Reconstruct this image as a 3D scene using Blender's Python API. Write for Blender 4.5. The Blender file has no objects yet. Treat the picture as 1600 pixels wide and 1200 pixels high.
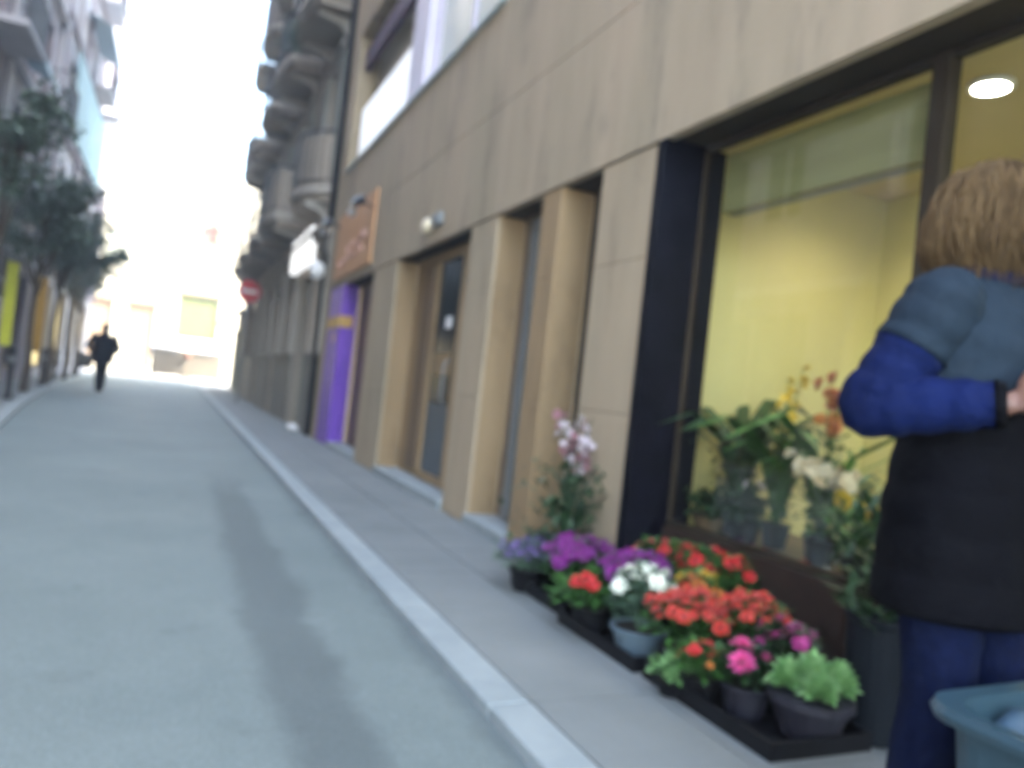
import bpy, math, random
from mathutils import Vector, Matrix
R = math.radians
S = bpy.context.scene
rnd = random.Random(7)

# ------------------------------------------------------------------ camera
cam_d = bpy.data.cameras.new('camera'); cam = bpy.data.objects.new('camera', cam_d)
S.collection.objects.link(cam); S.camera = cam
m = Matrix(((0.90883757, -0.10672015, -0.403268), (-0.40256954, 0.02897281, -0.91493078), (0.10932536, 0.99386689, -0.01663071)))
cam.matrix_world = Matrix.Translation((0, 0, 1.1)) @ m.to_4x4()
cam_d.lens = 27.0; cam_d.sensor_width = 36.0; cam_d.clip_end = 2000; cam_d.clip_start = 0.05
cam_d.dof.use_dof = True; cam_d.dof.focus_distance = 0.42; cam_d.dof.aperture_fstop = 5.9

# ------------------------------------------------------------------ light
EXPO = 4.0
SUN_EL, SUN_H = 46.0, Vector((0.75, -0.66)).normalized()
w = bpy.data.worlds.new('World'); S.world = w; w.use_nodes = True
nt = w.node_tree; bg = nt.nodes['Background']
sky = nt.nodes.new('ShaderNodeTexSky'); sky.sky_type = 'NISHITA'; sky.sun_disc = False
sky.sun_elevation = R(SUN_EL); sky.sun_rotation = math.atan2(SUN_H.x, SUN_H.y)
sky.air_density = 1.0; sky.dust_density = 2.2; sky.ozone_density = 0.4
wb = nt.nodes.new('ShaderNodeMix'); wb.data_type = 'RGBA'; wb.blend_type = 'MULTIPLY'; wb.inputs[0].default_value = 1
nt.links.new(sky.outputs[0], wb.inputs[6]); wb.inputs[7].default_value = (1.03, 1.02, 0.92, 1)      # the photo's white balance
nt.links.new(wb.outputs[2], bg.inputs[0]); bg.inputs[1].default_value = 0.15
sl = bpy.data.lights.new('sun', 'SUN'); sl.energy = 2.0; sl.angle = R(0.5); sl.color = (1, 0.93, 0.82)
so = bpy.data.objects.new('sun', sl); S.collection.objects.link(so)
sv = Vector((SUN_H.x * math.cos(R(SUN_EL)), SUN_H.y * math.cos(R(SUN_EL)), math.sin(R(SUN_EL))))
so.rotation_euler = sv.to_track_quat('Z', 'Y').to_euler(); so.location = (20, -20, 40)
S.view_settings.view_transform = 'Standard'; S.view_settings.look = 'None'
S.view_settings.exposure = EXPO; S.view_settings.gamma = 1
S.render.engine = 'CYCLES'
S.cycles.max_bounces = 8; S.cycles.diffuse_bounces = 5

# ------------------------------------------------------------------ materials
MATS = {}
def mat(name, col, rough=0.7, var=0.12, scale=3.0, metal=0.0, bump=0.0, bscale=None, stretch=(1, 1, 1), col2=None,
        emit=None, estr=0, spec=0.5, sheen=0.0, detail=6.0):
    if name in MATS: return MATS[name]
    M = bpy.data.materials.new(name); M.use_nodes = True; MATS[name] = M
    n = M.node_tree.nodes; l = M.node_tree.links; b = n['Principled BSDF']
    tc = n.new('ShaderNodeTexCoord'); mp = n.new('ShaderNodeMapping'); mp.inputs['Scale'].default_value = stretch
    l.new(tc.outputs['Object'], mp.inputs[0])
    nz = n.new('ShaderNodeTexNoise'); nz.inputs['Scale'].default_value = scale; nz.inputs['Detail'].default_value = detail
    nz.inputs['Roughness'].default_value = 0.62
    l.new(mp.outputs[0], nz.inputs[0])
    rp = n.new('ShaderNodeValToRGB'); rp.color_ramp.elements[0].position = 0.3; rp.color_ramp.elements[1].position = 0.7
    c = Vector(col)
    if col2 is None: a, d = c * (1 - var), c * (1 + var)
    else: a, d = c, Vector(col2)
    rp.color_ramp.elements[0].color = (*a, 1); rp.color_ramp.elements[1].color = (*d, 1)
    l.new(nz.outputs[0], rp.inputs[0]); l.new(rp.outputs[0], b.inputs['Base Color'])
    b.inputs['Roughness'].default_value = rough; b.inputs['Metallic'].default_value = metal
    b.inputs['Specular IOR Level'].default_value = spec
    if sheen: b.inputs['Sheen Weight'].default_value = sheen
    if bump:
        n2 = n.new('ShaderNodeTexNoise'); n2.inputs['Scale'].default_value = bscale or scale * 8; n2.inputs['Detail'].default_value = 5
        l.new(tc.outputs['Object'], n2.inputs[0])
        bp = n.new('ShaderNodeBump'); bp.inputs['Strength'].default_value = bump; bp.inputs['Distance'].default_value = 0.02
        l.new(n2.outputs[0], bp.inputs['Height']); l.new(bp.outputs[0], b.inputs['Normal'])
    if emit:
        b.inputs['Emission Color'].default_value = (*emit, 1); b.inputs['Emission Strength'].default_value = estr
    return M

def stone_mat(name, base, warm, stain):
    """stone cladding: slab to slab tone changes, vertical rain streaks and blotchy stains"""
    M = mat(name, base, 0.75, col2=warm, scale=0.9, stretch=(1, 1, 0.35), bump=0.15, bscale=30)
    n = M.node_tree.nodes; l = M.node_tree.links; b = n['Principled BSDF']
    src = b.inputs['Base Color'].links[0].from_socket
    tc = n.new('ShaderNodeTexCoord')
    mp = n.new('ShaderNodeMapping'); mp.inputs['Scale'].default_value = (1, 2.2, 0.5); l.new(tc.outputs['Object'], mp.inputs[0])
    nz = n.new('ShaderNodeTexNoise'); nz.inputs['Scale'].default_value = 1.3; nz.inputs['Detail'].default_value = 9; nz.inputs['Roughness'].default_value = 0.7
    l.new(mp.outputs[0], nz.inputs[0])
    rp = n.new('ShaderNodeValToRGB'); rp.color_ramp.elements[0].position = 0.54; rp.color_ramp.elements[1].position = 0.70
    rp.color_ramp.elements[0].color = (0, 0, 0, 1); rp.color_ramp.elements[1].color = (0.75, 0.75, 0.75, 1)
    l.new(nz.outputs[0], rp.inputs[0])
    mx = n.new('ShaderNodeMix'); mx.data_type = 'RGBA'
    l.new(rp.outputs[0], mx.inputs[0]); l.new(src, mx.inputs[6]); mx.inputs[7].default_value = (*stain, 1)
    # fine horizontal bedding / vertical rain marks
    mp2 = n.new('ShaderNodeMapping'); mp2.inputs['Scale'].default_value = (3, 3, 0.5); l.new(tc.outputs['Object'], mp2.inputs[0])
    n3 = n.new('ShaderNodeTexNoise'); n3.inputs['Scale'].default_value = 2.0; n3.inputs['Detail'].default_value = 4
    l.new(mp2.outputs[0], n3.inputs[0])
    mr = n.new('ShaderNodeMapRange'); mr.inputs['From Min'].default_value = 0.3; mr.inputs['From Max'].default_value = 0.7
    mr.inputs['To Min'].default_value = 0.93; mr.inputs['To Max'].default_value = 1.06; l.new(n3.outputs[0], mr.inputs[0])
    mm = n.new('ShaderNodeMix'); mm.data_type = 'RGBA'; mm.blend_type = 'MULTIPLY'; mm.inputs[0].default_value = 1
    l.new(mx.outputs[2], mm.inputs[6]); l.new(mr.outputs[0], mm.inputs[7]); l.new(mm.outputs[2], b.inputs['Base Color'])
    return M

def glass_mat(name, tint=(0.9, 0.95, 0.92), k=1.0, rough=0.0):
    M = bpy.data.materials.new(name); M.use_nodes = True; MATS[name] = M
    n = M.node_tree.nodes; l = M.node_tree.links; n.remove(n['Principled BSDF'])
    tr = n.new('ShaderNodeBsdfTransparent'); tr.inputs[0].default_value = (*tint, 1)
    gl = n.new('ShaderNodeBsdfGlossy'); gl.inputs['Roughness'].default_value = rough
    fr = n.new('ShaderNodeFresnel'); fr.inputs[0].default_value = 1.45
    ml = n.new('ShaderNodeMath'); ml.operation = 'MULTIPLY'; ml.inputs[1].default_value = k; l.new(fr.outputs[0], ml.inputs[0])
    mx = n.new('ShaderNodeMixShader'); l.new(ml.outputs[0], mx.inputs[0]); l.new(tr.outputs[0], mx.inputs[1]); l.new(gl.outputs[0], mx.inputs[2])
    l.new(mx.outputs[0], n['Material Output'].inputs[0])
    return M

ASPH = mat('asphalt', (0.130, 0.162, 0.160), 0.7, col2=(0.180, 0.215, 0.210), scale=0.8, bump=0.5, bscale=120, detail=10)
PATCH_ = mat('asphalt_patch', (0.066, 0.078, 0.088), 0.6, col2=(0.09, 0.104, 0.115), scale=1.5, bump=0.4, bscale=140)
PAVE = mat('pavement', (0.14, 0.155, 0.155), 0.75, col2=(0.195, 0.21, 0.208), scale=1.1, bump=0.3, bscale=60)
KERB = mat('kerb_granite', (0.23, 0.265, 0.275), 0.65, col2=(0.30, 0.335, 0.34), scale=6, bump=0.25, bscale=90)
PLAZA = mat('plaza', (0.36, 0.35, 0.33), 0.8, var=0.12, scale=0.4)
EARTH = mat('earth', (0.2, 0.19, 0.17), 0.9, var=0.1, scale=0.1)
TAN = stone_mat('tan_stone', (0.315, 0.262, 0.175), (0.40, 0.312, 0.218), (0.155, 0.135, 0.105))
PILLAR = stone_mat('pillar_stone', (0.32, 0.265, 0.18), (0.41, 0.315, 0.21), (0.21, 0.165, 0.11))
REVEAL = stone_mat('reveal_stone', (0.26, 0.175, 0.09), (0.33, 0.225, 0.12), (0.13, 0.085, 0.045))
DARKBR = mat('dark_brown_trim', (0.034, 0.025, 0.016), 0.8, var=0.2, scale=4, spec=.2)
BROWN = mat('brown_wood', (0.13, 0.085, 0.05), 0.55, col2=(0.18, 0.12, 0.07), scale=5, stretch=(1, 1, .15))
REDBR = mat('red_brown_wood', (0.16, 0.06, 0.04), 0.5, col2=(0.22, 0.10, 0.06), scale=5, stretch=(1, 1, .15))
MARBLE = mat('black_marble', (0.002, 0.002, 0.004), 0.45, col2=(0.007, 0.007, 0.013), scale=5, spec=0.06)
DGLASS = mat('dark_glass', (0.018, 0.022, 0.028), 0.12, var=0.3, scale=1.5, spec=0.6)
BGLASS = mat('pale_glass', (0.42, 0.48, 0.44), 0.15, col2=(0.62, 0.64, 0.52), scale=0.8, spec=0.7)
SGLASS = glass_mat('shop_glass', (0.93, 0.95, 0.88), 0.16)
WHITE = mat('white_paint', (0.8, 0.8, 0.8), 0.5, var=0.03)
LAV = mat('lavender_white_paint', (0.62, 0.58, 0.68), 0.45, var=0.05)
AQUA = mat('aqua_sill', (0.42, 0.52, 0.52), 0.5, var=0.05)
PURPLE = mat('purple_paint', (0.115, 0.035, 0.36), 0.5, col2=(0.17, 0.06, 0.46), scale=3, bump=0.2, bscale=25)
YELPT = mat('yellow_paint', (0.5, 0.3, 0.08), 0.6, var=0.2, scale=12)
ORANGE = mat('orange_sign', (0.52, 0.28, 0.13), 0.7, col2=(0.58, 0.33, 0.18), scale=2)
PINKW = mat('pink_lettering', (0.62, 0.36, 0.28), 0.6, var=0.05)
BLACK = mat('black_metal', (0.012, 0.014, 0.022), 0.35, var=0.2, metal=0.2)
BLKPL = mat('black_plastic', (0.005, 0.005, 0.007), 0.55, var=0.3, scale=10, spec=.25)
GREYM = mat('grey_metal', (0.22, 0.24, 0.25), 0.45, var=0.15, metal=0.4)
OLD = stone_mat('old_grey_render', (0.22, 0.19, 0.155), (0.34, 0.29, 0.235), (0.15, 0.14, 0.125))
OLDL = stone_mat('old_pale_trim', (0.29, 0.27, 0.235), (0.37, 0.335, 0.29), (0.2, 0.185, 0.165))
OLDD = stone_mat('old_dark_plinth', (0.14, 0.13, 0.115), (0.19, 0.175, 0.15), (0.10, 0.092, 0.08))
SHUT = mat('shutter_greygreen', (0.20, 0.21, 0.18), 0.6, var=0.2, scale=6, stretch=(1, 1, .2))
IRON = mat('wrought_iron', (0.02, 0.024, 0.035), 0.5, var=0.2)
MAUVE = stone_mat('mauve_render', (0.21, 0.185, 0.23), (0.29, 0.25, 0.29), (0.15, 0.15, 0.19))
MAUVEL = stone_mat('mauve_trim', (0.33, 0.33, 0.38), (0.40, 0.40, 0.44), (0.27, 0.27, 0.31))
TEAL = mat('pale_teal_cloth', (0.16, 0.28, 0.32), 0.7, var=0.08, scale=1)
PBLUE = mat('pale_blue_cloth', (0.42, 0.56, 0.64), 0.7, var=0.07, scale=1)
CREAM = mat('cream_render', (0.50, 0.47, 0.38), 0.8, var=0.08, scale=0.5)
OCHRE = mat('ochre_render', (0.27, 0.19, 0.12), 0.8, var=0.1, scale=0.6)
YGREEN = mat('yellow_green_shutter', (0.12, 0.135, 0.045), 0.7, var=0.15, scale=1.2)
YBAN = mat('yellow_banner', (0.55, 0.58, 0.03), 0.6, var=0.06)
BARK = mat('bark', (0.075, 0.06, 0.05), 0.9, var=0.3, scale=8, bump=0.6)
def leafm(name, a, b_, rough=0.5): return mat(name, a, rough, col2=b_, scale=14, detail=3)
TREEL = leafm('tree_leaves', (0.05, 0.09, 0.07), (0.12, 0.17, 0.135))
GREEN = leafm('plant_leaves', (0.02, 0.075, 0.012), (0.055, 0.16, 0.03))
DGREEN = leafm('dark_leaves', (0.010, 0.035, 0.012), (0.03, 0.075, 0.025))
GREYG = leafm('silvery_leaves', (0.07, 0.14, 0.085), (0.14, 0.22, 0.15))
KALEC = leafm('kale_leaves', (0.14, 0.32, 0.10), (0.34, 0.55, 0.24))
def petal(name, a, b_): return mat(name, a, 0.55, col2=b_, scale=20, detail=2, sheen=0.2)
P_PURP = petal('petal_purple', (0.17, 0.004, 0.17), (0.28, 0.012, 0.28))
P_LAV = petal('petal_lavender', (0.14, 0.09, 0.27), (0.24, 0.17, 0.40))
P_RED = petal('petal_red', (0.52, 0.006, 0.012), (0.68, 0.02, 0.02))
P_RED2 = petal('petal_scarlet', (0.55, 0.03, 0.02), (0.70, 0.07, 0.045))
P_CORAL = petal('petal_coral', (0.62, 0.10, 0.10), (0.75, 0.2, 0.16))
P_WHITE = petal('petal_white', (0.70, 0.74, 0.60), (0.85, 0.86, 0.76))
P_YEL = petal('petal_yellow', (0.55, 0.36, 0.02), (0.7, 0.48, 0.05))
P_ORG = petal('petal_orange', (0.50, 0.13, 0.02), (0.6, 0.22, 0.04))
P_PINK = petal('petal_pink', (0.72, 0.05, 0.25), (0.85, 0.12, 0.4))
P_MAG = petal('petal_magenta', (0.30, 0.01, 0.14), (0.42, 0.03, 0.22))
P_PALE = petal('petal_pale_pink', (0.50, 0.42, 0.46), (0.68, 0.60, 0.62))
P_DUSK = petal('petal_dusky', (0.26, 0.10, 0.13), (0.38, 0.18, 0.2))
P_CREAM = petal('petal_cream', (0.60, 0.50, 0.34), (0.75, 0.66, 0.48))
SOIL = mat('soil', (0.02, 0.014, 0.01), 0.95, var=0.3, scale=30)
PALEB = mat('pale_blue_plastic', (0.028, 0.058, 0.078), 0.35, var=0.05, scale=2)
BOWL = mat('pale_bowl', (0.13, 0.18, 0.22), 0.35, var=0.06)
LILAC = mat('lilac_grey_plastic', (0.018, 0.017, 0.028), 0.6, var=0.1)
YWALL = mat('interior_yellow_wall', (0.50, 0.45, 0.20), 0.85, col2=(0.58, 0.53, 0.28), scale=1.2, stretch=(1, 1, .2))
CEIL = mat('interior_ceiling', (0.52, 0.43, 0.25), 0.8, var=0.04)
PELM = mat('olive_pelmet', (0.19, 0.18, 0.07), 0.6, col2=(0.30, 0.29, 0.14), scale=1.6, stretch=(1, .35, 4))
LAMPW = mat('lamp_disc', (0.9, 0.9, 0.9), 0.4, emit=(1, 0.97, 0.9), estr=2.5)
SIGNW = mat('glow_white', (0.85, 0.85, 0.85), 0.4, emit=(1, 1, 1), estr=0.07)
GLOBE = mat('opal_globe', (0.8, 0.8, 0.8), 0.25, var=0.02)
REDS = mat('traffic_red', (0.50, 0.012, 0.03), 0.4, var=0.04)
REDX = mat('pharmacy_red', (0.6, 0.03, 0.02), 0.4, emit=(1, 0.05, 0.03), estr=0.10)
SUNGLOW = mat('sunlit_front_glow', (0.5, 0.42, 0.2), 0.3, emit=(1.0, 0.80, 0.36), estr=0.10)  # warm glow stands in for sunlight on the ground floor fronts
SKIN = mat('skin', (0.15, 0.07, 0.048), 0.5, var=0.06, scale=12)
HAIR = mat('dark_blonde_hair', (0.07, 0.04, 0.018), 0.7, col2=(0.19, 0.12, 0.055), spec=.2, scale=16, stretch=(1, 1, .3))
HAIRD = mat('dark_hair', (0.02, 0.015, 0.012), 0.5, var=0.2)
BLUEC = mat('royal_blue_quilt', (0.0012, 0.005, 0.034), 0.85, col2=(0.0025, 0.009, 0.06), scale=6, spec=.15, bump=.8, bscale=16)
YOKE = mat('slate_blue_quilt', (0.011, 0.021, 0.034), 0.8, var=0.15, scale=6, spec=.2, bump=.8, bscale=14)
COATB = mat('black_quilt', (0.0015, 0.0015, 0.003), 0.85, var=0.3, scale=5, spec=.1, bump=.6, bscale=12)
JEANS = mat('blue_jeans', (0.003, 0.006, 0.026), 0.9, var=0.25, scale=40, spec=.1, bump=.5, bscale=20)
SCARF = mat('navy_scarf', (0.008, 0.008, 0.035), 0.9, var=0.3, scale=20)
SHOE = mat('black_leather', (0.012, 0.011, 0.012), 0.4, var=0.2)
MANC = mat('black_wool', (0.004, 0.005, 0.011), 0.9, spec=.1, var=0.2, scale=10)
PAPER = mat('white_paper', (0.7, 0.66, 0.66), 0.7, var=0.04)
BIN = mat('beige_steel', (0.15, 0.13, 0.10), 0.6, col2=(0.19, 0.165, 0.13), scale=1.2)

# ------------------------------------------------------------------ mesh helpers
class MB:
    def __init__(s): s.v = []; s.f = []
    def add(s, vs, fs):
        o = len(s.v); s.v += [tuple(v) for v in vs]; s.f += [tuple(i + o for i in f) for f in fs]; return s
    def box(s, x0, x1, y0, y1, z0, z1):
        return s.add([(x0, y0, z0), (x1, y0, z0), (x1, y1, z0), (x0, y1, z0), (x0, y0, z1), (x1, y0, z1), (x1, y1, z1), (x0, y1, z1)],
                     [(0, 3, 2, 1), (4, 5, 6, 7), (0, 1, 5, 4), (1, 2, 6, 5), (2, 3, 7, 6), (3, 0, 4, 7)])
    def quad(s, a, b, c, d): return s.add([a, b, c, d], [(0, 1, 2, 3)])
    def prism(s, pts, z0, z1):
        n = len(pts)
        s.add([(x, y, z0) for x, y in pts] + [(x, y, z1) for x, y in pts],
              [tuple(range(n))[::-1], tuple(range(n, 2 * n))] + [(i, (i + 1) % n, n + (i + 1) % n, n + i) for i in range(n)])
        return s
    def rings(s, rings, cap=True):
        n = len(rings[0]); o = len(s.v)
        for r in rings: s.v += [tuple(p) for p in r]
        for k in range(len(rings) - 1):
            for i in range(n):
                a = o + k * n + i; b = o + k * n + (i + 1) % n
                s.f.append((a, b, b + n, a + n))
        if cap:
            s.f.append(tuple(o + i for i in range(n))[::-1]); e = o + (len(rings) - 1) * n
            s.f.append(tuple(e + i for i in range(n)))
        return s
    def tube(s, pts, rad, n=8, flat=1.0, sub=0):
        pts = [Vector(p) for p in pts]
        rad = list(rad) if hasattr(rad, '__len__') else [rad] * len(pts)
        if sub: pts, rad = smooth(pts, rad, sub)
        rs = []; t0 = None; u = None
        for i, p in enumerate(pts):
            t = (pts[min(i + 1, len(pts) - 1)] - pts[max(i - 1, 0)]).normalized()
            if u is None: u = t.orthogonal().normalized()
            else: u = (u - t * u.dot(t)).normalized()
            v = t.cross(u)
            rs.append([p + u * math.cos(a) * rad[i] + v * math.sin(a) * rad[i] * flat for a in [2 * math.pi * k / n for k in range(n)]])
        return s.rings(rs)
    def lathe(s, prof, c=(0, 0, 0), n=20):
        rs = [[(c[0] + r * math.cos(2 * math.pi * k / n), c[1] + r * math.sin(2 * math.pi * k / n), c[2] + z) for k in range(n)] for r, z in prof]
        return s.rings(rs)
    def ellipsoid(s, c, r, n=16, m=10, rot=None, fn=None):
        c = Vector(c); rs = []
        for j in range(m + 1):
            th = math.pi * (j + 0.02) / (m + 0.04); ring = []
            for k in range(n):
                ph = 2 * math.pi * k / n
                p = Vector((math.sin(th) * math.cos(ph), math.sin(th) * math.sin(ph), -math.cos(th)))
                q = Vector((p.x * r[0], p.y * r[1], p.z * r[2]))
                if fn: q = fn(p, q)
                if rot: q = rot @ q
                ring.append(c + q)
            rs.append(ring)
        return s.rings(rs)
    def leaf(s, p, d, up, L, W, fold=0.15):
        d = d.normalized(); sd = d.cross(up)
        if sd.length < 1e-3: sd = d.orthogonal()
        sd.normalize(); nn = sd.cross(d)
        return s.add([p, p + d * L * .5 + sd * W * .5 + nn * W * fold, p + d * L, p + d * L * .5 - sd * W * .5 + nn * W * fold], [(0, 1, 2), (0, 2, 3)])
    def build(s, name, m, parent=None, smooth=False, bevel=0, loc=None):
        me = bpy.data.meshes.new(name); me.from_pydata(s.v, [], s.f); me.materials.append(m); me.update()
        o = bpy.data.objects.new(name, me); S.collection.objects.link(o)
        if smooth:
            for p in me.polygons: p.use_smooth = True
        if bevel:
            b = o.modifiers.new('bevel', 'BEVEL'); b.width = bevel; b.segments = 2; b.limit_method = 'ANGLE'
        if parent: o.parent = parent
        if loc: o.location = loc
        return o
def smooth(pts, rad, sub):
    P = [pts[0]] + pts + [pts[-1]]; Q = [rad[0]] + rad + [rad[-1]]; op, orr = [], []
    for i in range(1, len(P) - 2):
        for k in range(sub):
            t = k / sub
            def cr(a, b, c, d): return 0.5 * ((2 * b) + (c - a) * t + (2 * a - 5 * b + 4 * c - d) * t * t + (3 * b - a - 3 * c + d) * t ** 3)
            op.append(cr(P[i - 1], P[i], P[i + 1], P[i + 2])); orr.append(max(1e-4, cr(Q[i - 1], Q[i], Q[i + 1], Q[i + 2])))
    op.append(pts[-1]); orr.append(rad[-1]); return op, orr
def tag(o, label, cat, group=None):
    o['label'] = label; o['category'] = cat
    if group: o['group'] = group
    return o
def thing(name, label, cat, loc=(0, 0, 0), rz=0, group=None):
    o = bpy.data.objects.new(name, None); S.collection.objects.link(o); o.empty_display_size = .2
    o.location = loc; o.rotation_euler = (0, 0, rz); return tag(o, label, cat, group)
def struct(o): o['kind'] = 'structure'; return o
def copy_tree(o, parent=None):
    c = o.copy(); S.collection.objects.link(c); c.parent = parent
    for ch in list(o.children): copy_tree(ch, c)
    return c
def facade(mb, x, sx, y0, y1, z0, z1, ops, d):
    """wall face on the plane X = x looking towards -sx, pierced by openings with reveals of depth d going to +sx"""
    ys = sorted({y0, y1, *[v for o in ops for v in o[:2]]}); zs = sorted({z0, z1, *[v for o in ops for v in o[2:]]})
    for a, b in zip(ys, ys[1:]):
        for c, e in zip(zs, zs[1:]):
            my, mz = (a + b) / 2, (c + e) / 2
            if any(o[0] < my < o[1] and o[2] < mz < o[3] for o in ops): continue
            mb.quad((x, a, c), (x, b, c), (x, b, e), (x, a, e))
    X = x + sx * d
    for a, b, c, e in ops:
        mb.quad((x, a, c), (X, a, c), (X, a, e), (x, a, e)); mb.quad((x, b, c), (X, b, c), (X, b, e), (x, b, e))
        mb.quad((x, a, c), (X, a, c), (X, b, c), (x, b, c)); mb.quad((x, a, e), (X, a, e), (X, b, e), (x, b, e))
    return mb
def shell(mb, x, sx, depth, y0, y1, z0, z1):
    X = x + sx * depth
    mb.quad((x, y0, z0), (X, y0, z0), (X, y0, z1), (x, y0, z1)); mb.quad((x, y1, z0), (X, y1, z0), (X, y1, z1), (x, y1, z1))
    mb.quad((X, y0, z0), (X, y1, z0), (X, y1, z1), (X, y0, z1)); mb.quad((x, y0, z1), (X, y0, z1), (X, y1, z1), (x, y1, z1))
    return mb
def window(parent, x, sx, y0, y1, z0, z1, frame=WHITE, pane=DGLASS, fw=0.07, bars=(1, 1), name='window'):
    """frame as a part, panes as its child; x is the plane of the frame's outer face"""
    f = MB(); a, b = sorted((x, x + sx * 0.06))
    f.box(a, b, y0, y0 + fw, z0, z1).box(a, b, y1 - fw, y1, z0, z1).box(a, b, y0 + fw, y1 - fw, z0, z0 + fw).box(a, b, y0 + fw, y1 - fw, z1 - fw, z1)
    for k in range(1, bars[0] + 1):
        c = y0 + (y1 - y0) * k / (bars[0] + 1); f.box(a, b, c - fw * .4, c + fw * .4, z0 + fw, z1 - fw)
    o = f.build(name, frame, parent)
    X = x + sx * 0.035
    MB().quad((X, y0 + fw / 2, z0 + fw / 2), (X, y1 - fw / 2, z0 + fw / 2), (X, y1 - fw / 2, z1 - fw / 2), (X, y0 + fw / 2, z1 - fw / 2)).build('pane', pane, o)
    return o

# ------------------------------------------------------------------ ground
struct(MB().quad((-600, -600, -0.03), (600, -600, -0.03), (600, 600, -0.03), (-600, 600, -0.03)).build('ground', EARTH))
KL = [(-1.2, -12), (-1.45, 4), (-1.85, 10.9), (-2.3, 15.5), (-2.75, 21.5), (-3.2, 29), (-3.3, 36), (-3.3, 41)]   # left kerb line
g = MB()
for (a, b), (c, d) in zip(KL, KL[1:]): g.quad((a - .02, b, 0), (1.14, b, 0), (1.14, d, 0), (c - .02, d, 0))
struct(g.build('road', ASPH))
struct(MB().quad((-70, 41, 0), (90, 41, 0), (90, 90, 0), (-70, 90, 0)).quad((1.14, 36.6, 0.0), (60, 36.6, 0.0), (60, 41, 0.0), (1.14, 41, 0.0)).build('plaza', PLAZA))
# worn dark streak, small oil marks and gutter dirt belong to the asphalt itself
def asphalt_marks(M):
    n = M.node_tree.nodes; l = M.node_tree.links; b = n['Principled BSDF']; src = b.inputs['Base Color'].links[0].from_socket
    def mth(op, a, c=None, d=None):
        x = n.new('ShaderNodeMath'); x.operation = op
        for k, v in enumerate((a, c, d)):
            if v is None: continue
            if isinstance(v, (int, float)): x.inputs[k].default_value = v
            else: l.new(v, x.inputs[k])
        return x.outputs[0]
    tc = n.new('ShaderNodeTexCoord'); sp = n.new('ShaderNodeSeparateXYZ'); l.new(tc.outputs['Object'], sp.inputs[0]); X, Y = sp.outputs[0], sp.outputs[1]
    def noise(sc, det=3):
        z = n.new('ShaderNodeTexNoise'); z.inputs['Scale'].default_value = sc; z.inputs['Detail'].default_value = det; l.new(tc.outputs['Object'], z.inputs[0]); return mth('SUBTRACT', z.outputs[0], .5)
    def band(v, e0, e1):
        x = n.new('ShaderNodeMapRange'); x.interpolation_type = 'SMOOTHSTEP'; l.new(v, x.inputs[0]); x.inputs[1].default_value = e0; x.inputs[2].default_value = e1; return x.outputs[0]
    n1 = noise(1.6, 6); n2 = noise(9, 4)
    d = mth('ABSOLUTE', mth('ADD', mth('SUBTRACT', X, .555), mth('ADD', mth('MULTIPLY', n1, .28), mth('MULTIPLY', n2, .09))))
    m1 = mth('MULTIPLY', mth('MULTIPLY', band(d, .20, .09), band(Y, 8.9, 6.6)), .5)
    g_ = mth('MULTIPLY', band(mth('ADD', X, mth('MULTIPLY', n2, .16)), .98, 1.10), .45)
    n3 = n.new('ShaderNodeTexNoise'); n3.inputs['Scale'].default_value = 2.3; n3.inputs['Detail'].default_value = 7; l.new(tc.outputs['Object'], n3.inputs[0])
    m3 = mth('MULTIPLY', band(n3.outputs[0], .62, .74), .4)
    tot = mth('MINIMUM', mth('ADD', mth('ADD', m1, g_), m3), .8)
    mx = n.new('ShaderNodeMix'); mx.data_type = 'RGBA'; l.new(tot, mx.inputs[0]); l.new(src, mx.inputs[6]); mx.inputs[7].default_value = (.055, .068, .072, 1)
    # aggregate speckle
    v = n.new('ShaderNodeTexVoronoi'); v.inputs['Scale'].default_value = 130; l.new(tc.outputs['Object'], v.inputs[0])
    sg_ = mth('MULTIPLY_ADD', v.outputs['Distance'], .5, .76)
    mm = n.new('ShaderNodeMix'); mm.data_type = 'RGBA'; mm.blend_type = 'MULTIPLY'; mm.inputs[0].default_value = 1; l.new(mx.outputs[2], mm.inputs[6]); l.new(sg_, mm.inputs[7]); l.new(mm.outputs[2], b.inputs['Base Color'])
asphalt_marks(ASPH)
# right pavement and kerb: separate kerb stones with fine joints
y = -6.0; k = MB()
while y < 36.4:
    k.box(1.10, 1.262, y, y + 1.192, -.02, .05); y += 1.2
struct(k.build('kerb', KERB, bevel=.008))
p = MB(); y = -6.0
p.box(1.26, 2.62, -6, 30.2, -.02, .040)
while y < 30.2:
    for (a, b) in ((1.268, 1.76), (1.766, 2.248)):
        p.box(a, b, y, min(y + .594, 30.2), .036, .048)
    y += .6
p.box(1.262, 3.0, 30.2, 36.4, -.02, .046)
struct(p.build('pavement', PAVE))
# left pavement and kerb follow the slanting line
p = MB(); k = MB()
for (a, b), (c, d) in zip(KL, KL[1:]):
    k.add([(a - .2, b, -.02), (a, b, -.02), (c, d, -.02), (c - .2, d, -.02), (a - .2, b, .05), (a, b, .05), (c, d, .05), (c - .2, d, .05)],
          [(4, 5, 6, 7), (1, 2, 6, 5), (0, 1, 5, 4), (2, 3, 7, 6)])
    p.quad((-4.6, b, .046), (a - .2, b, .046), (c - .2, d, .046), (-4.6, d, .046))
struct(k.build('kerb', KERB)); struct(p.build('pavement', PAVE))

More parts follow.
